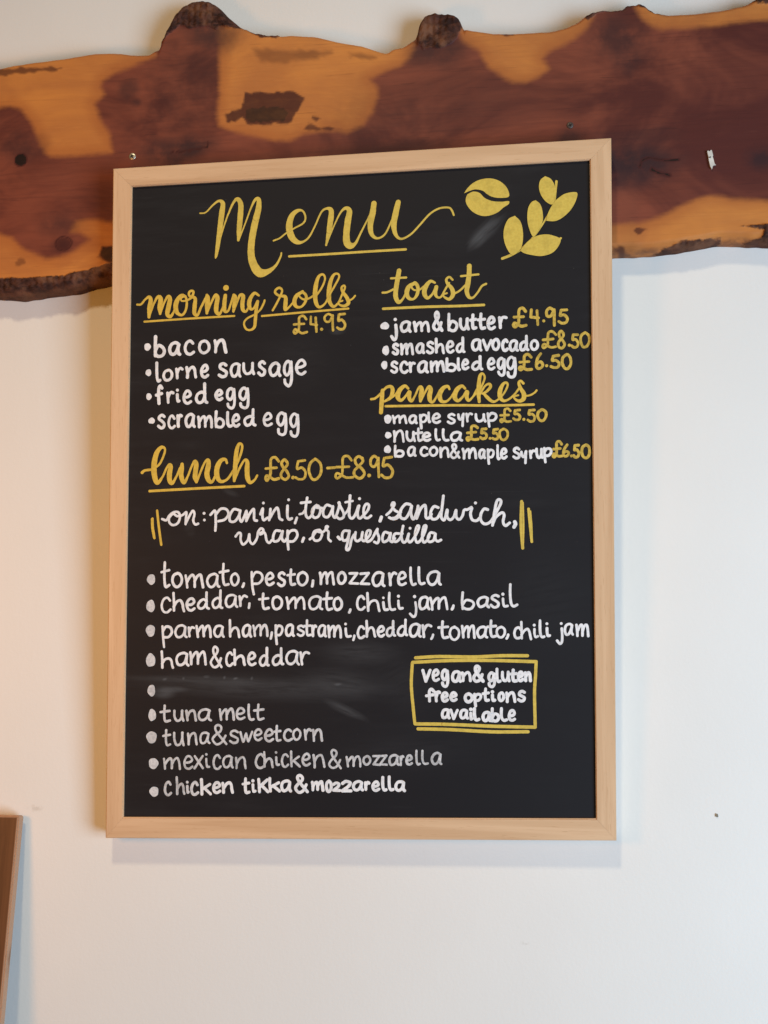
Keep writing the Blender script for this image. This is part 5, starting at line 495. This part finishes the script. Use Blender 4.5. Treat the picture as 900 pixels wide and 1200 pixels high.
def spline(pts):
    """Catmull-Rom through (x, y, w); a repeated point makes a sharp corner"""
    runs = [[pts[0]]]
    for p in pts[1:]:
        if p[:2] == runs[-1][-1][:2]: runs.append([p])
        else: runs[-1].append(p)
    out = []
    for r in runs:
        if len(r) == 1: out.append(np.array(r, float)); continue
        P = np.array(r, float); P = np.vstack([2 * P[0] - P[1], P, 2 * P[-1] - P[-2]])
        P[0, 2], P[-1, 2] = r[0][2], r[-1][2]
        acc = []
        for k in range(1, len(P) - 2):
            p0, p1, p2, p3 = P[k - 1:k + 3]
            n = max(2, int(np.hypot(*(p2 - p1)[:2]) / STEP)); t = np.linspace(0, 1, n, endpoint=False)[:, None]
            q = .5 * (2 * p1 + (p2 - p0) * t + (2 * p0 - 5 * p1 + 4 * p2 - p3) * t ** 2 + (3 * p1 - p0 - 3 * p2 + p3) * t ** 3)
            q[:, 2] = np.clip(q[:, 2], min(p1[2], p2[2]), max(p1[2], p2[2]))
            acc.append(q)
        acc.append(P[-2][None]); out.append(np.vstack(acc))
    return np.vstack(out)
STEP = 9.0                                            # tenths of a millimetre between samples
def paint(strokes, uneven=.05):
    """marker strokes as a thin skin of paint standing on the panel"""
    Vs, Fs = [], []; lay = 0
    def height():
        nonlocal lay
        lay += 1
        return PN + .00012 + (lay % 331) * 1.6e-6
    def disc(x, y, rx, ry=None, n=12):
        z = height(); b = len(Vs); ry = ry or rx; ph = random.uniform(0, 1)
        for i in range(n):
            a = 2 * math.pi * (i + ph) / n; Vs.append((x + rx * math.cos(a), y + ry * math.sin(a), z))
        Fs.append(tuple(range(b, b + n)))
    for s in strokes:
        p = spline(s) * 1e-4
        w = np.maximum(p[:, 2] / 2, .0004)
        ph = random.uniform(0, 6); w = w * (1 + uneven * np.sin(np.arange(len(w)) * .55 + ph) + uneven * .6 * np.sin(np.arange(len(w)) * 1.37 + ph))
        for k in range(len(p)):
            disc(p[k, 0], p[k, 1], w[k])
            if k + 1 < len(p):
                d = p[k + 1, :2] - p[k, :2]; L = np.hypot(*d)
                if L < 1e-7: continue
                nx, ny = -d[1] / L, d[0] / L; z = height(); b = len(Vs)
                Vs.extend([(p[k, 0] - nx * w[k], p[k, 1] - ny * w[k], z), (p[k + 1, 0] - nx * w[k + 1], p[k + 1, 1] - ny * w[k + 1], z),
                           (p[k + 1, 0] + nx * w[k + 1], p[k + 1, 1] + ny * w[k + 1], z), (p[k, 0] + nx * w[k], p[k, 1] + ny * w[k], z)])
                Fs.append((b, b + 1, b + 2, b + 3))
    return Vs, Fs
def parse(text): return [[tuple(float(q) for q in t.split(',')) for t in s.split()] for s in text.split(';')]
KIND = {'item': 'item_lettering', 'price': 'price_lettering', 'heading': 'heading_lettering', 'underline': 'underline', 'bracket': 'bracket_marks', 'notice': 'notice_border', 'sprig': 'leaf_sprig_drawing'}
built = {}
for kind, words, colour, text in WRITING:
    Vs, Fs = paint(parse(text), .03 if kind in ('item', 'price') else .02)
    if kind == 'sprig':
        for k, outline in FILLS:                       # filled leaves join the sprig's stem
            if k != 'leaf': continue
            pts = [tuple(float(q) for q in t.split(',')) + (0,) for t in outline.split()]
            q = spline(pts + [pts[0]])[:-1] * 1e-4; b = len(Vs); z = PN + .00075 + .00002 * (b % 7)
            Vs.extend([(x, y, z) for x, y, _ in q]); Fs.append(tuple(range(b, b + len(q))))
    o = link(KIND[kind], Vs, Fs, M[colour], panel)
    if kind in ('item', 'heading', 'price'):
        tone = {'item': 'white', 'price': 'gold', 'heading': 'gold'}[kind]
        clean = words.replace('&', ' and ').replace(',', '').replace(':', '').replace('nutella', 'hazelnut spread')
        if kind == 'price': o['label'] = 'gold price in pounds ' + clean
        elif words in ('nutella',): o['label'] = 'white lettering on the middle line of the pancakes list'
        else: o['label'] = tone + ' hand lettering reading ' + clean
bean_v, bean_f = [], []
for i, (k, outline) in enumerate(FILLS):
    if k != 'bean': continue
    pts = [tuple(float(q) for q in t.split(',')) + (0,) for t in outline.split()]
    q = spline(pts + [pts[0]])[:-1] * 1e-4; b = len(bean_v)
    bean_v.extend([(x, y, PN + .0003 + .00005 * i) for x, y, _ in q]); bean_f.append(tuple(range(b, b + len(q))))
link('coffee_bean_drawing', bean_v, bean_f, M['gold'], panel)
for i, (bx_, by_, rx, ry) in enumerate(BULLETS):
    Vs = [(bx_ * 1e-4, by_ * 1e-4, PN + .0005)]; n = 22; ph = random.uniform(0, 6)
    for j in range(n):
        a = 2 * math.pi * j / n; w = 1 + .05 * math.sin(3 * a + ph) + .03 * math.sin(5 * a + 2 * ph)
        Vs.append(((bx_ + rx * w * math.cos(a)) * 1e-4, (by_ + ry * w * math.sin(a)) * 1e-4, PN + .0005))
    link('bullet_dot', Vs, [(0, 1 + j, 1 + (j + 1) % n) for j in range(n)], M['white' if i < 10 else 'greywhite'], panel)

# ------------------------------------------------------------------ timber board leaning at the lower left
def leaning_board():
    root = bpy.data.objects.new('leaning_board', None); COL.objects.link(root)
    H_, W_, T_ = .62, .34, .014
    lean = math.radians(8.5)
    # right edge of the board runs down from the top corner
    xr, ytop, ztop = -.4120, -.020, .0175
    root.location = (xr - W_ / 2, ytop - math.sin(lean) * H_, ztop - math.cos(lean) * H_)
    root.rotation_euler = (-lean, 0, 0)
    tag(root, 'brown timber board with worn edges painted pale as if lit, leaning on the wall, lower left', 'wooden board')
    bm = bmesh.new(); r = .003; prof = []
    prof += [(-W_ / 2, 0), (W_ / 2, 0)]
    prof += [(W_ / 2 - r + r * math.cos(a), H_ - r + r * math.sin(a)) for a in (0, .5, 1.05, 1.5708)]
    prof += [(-W_ / 2 + r + r * math.cos(a), H_ - r + r * math.sin(a)) for a in (1.5708, 2.1, 2.6, 3.1416)]
    f = [bm.verts.new((x, 0, z)) for x, z in prof]; b = [bm.verts.new((x, T_, z)) for x, z in prof]; n = len(prof)
    bm.faces.new(f); bm.faces.new(b[::-1])
    for i in range(n): bm.faces.new((f[i], f[(i + 1) % n], b[(i + 1) % n], b[i]))
    bmesh.ops.bevel(bm, geom=[e for e in bm.edges if abs(e.verts[0].co.y - e.verts[1].co.y) < 1e-6], offset=.0016, segments=2, affect='EDGES')
    bmesh.ops.triangulate(bm, faces=[q for q in bm.faces if len(q.verts) > 4])
    bmesh.ops.subdivide_edges(bm, edges=[e for e in bm.edges if e.calc_length() > .06], cuts=6, use_grid_fill=True)
    o = from_bm('timber_panel', bm, M['timber'], root)
leaning_board()
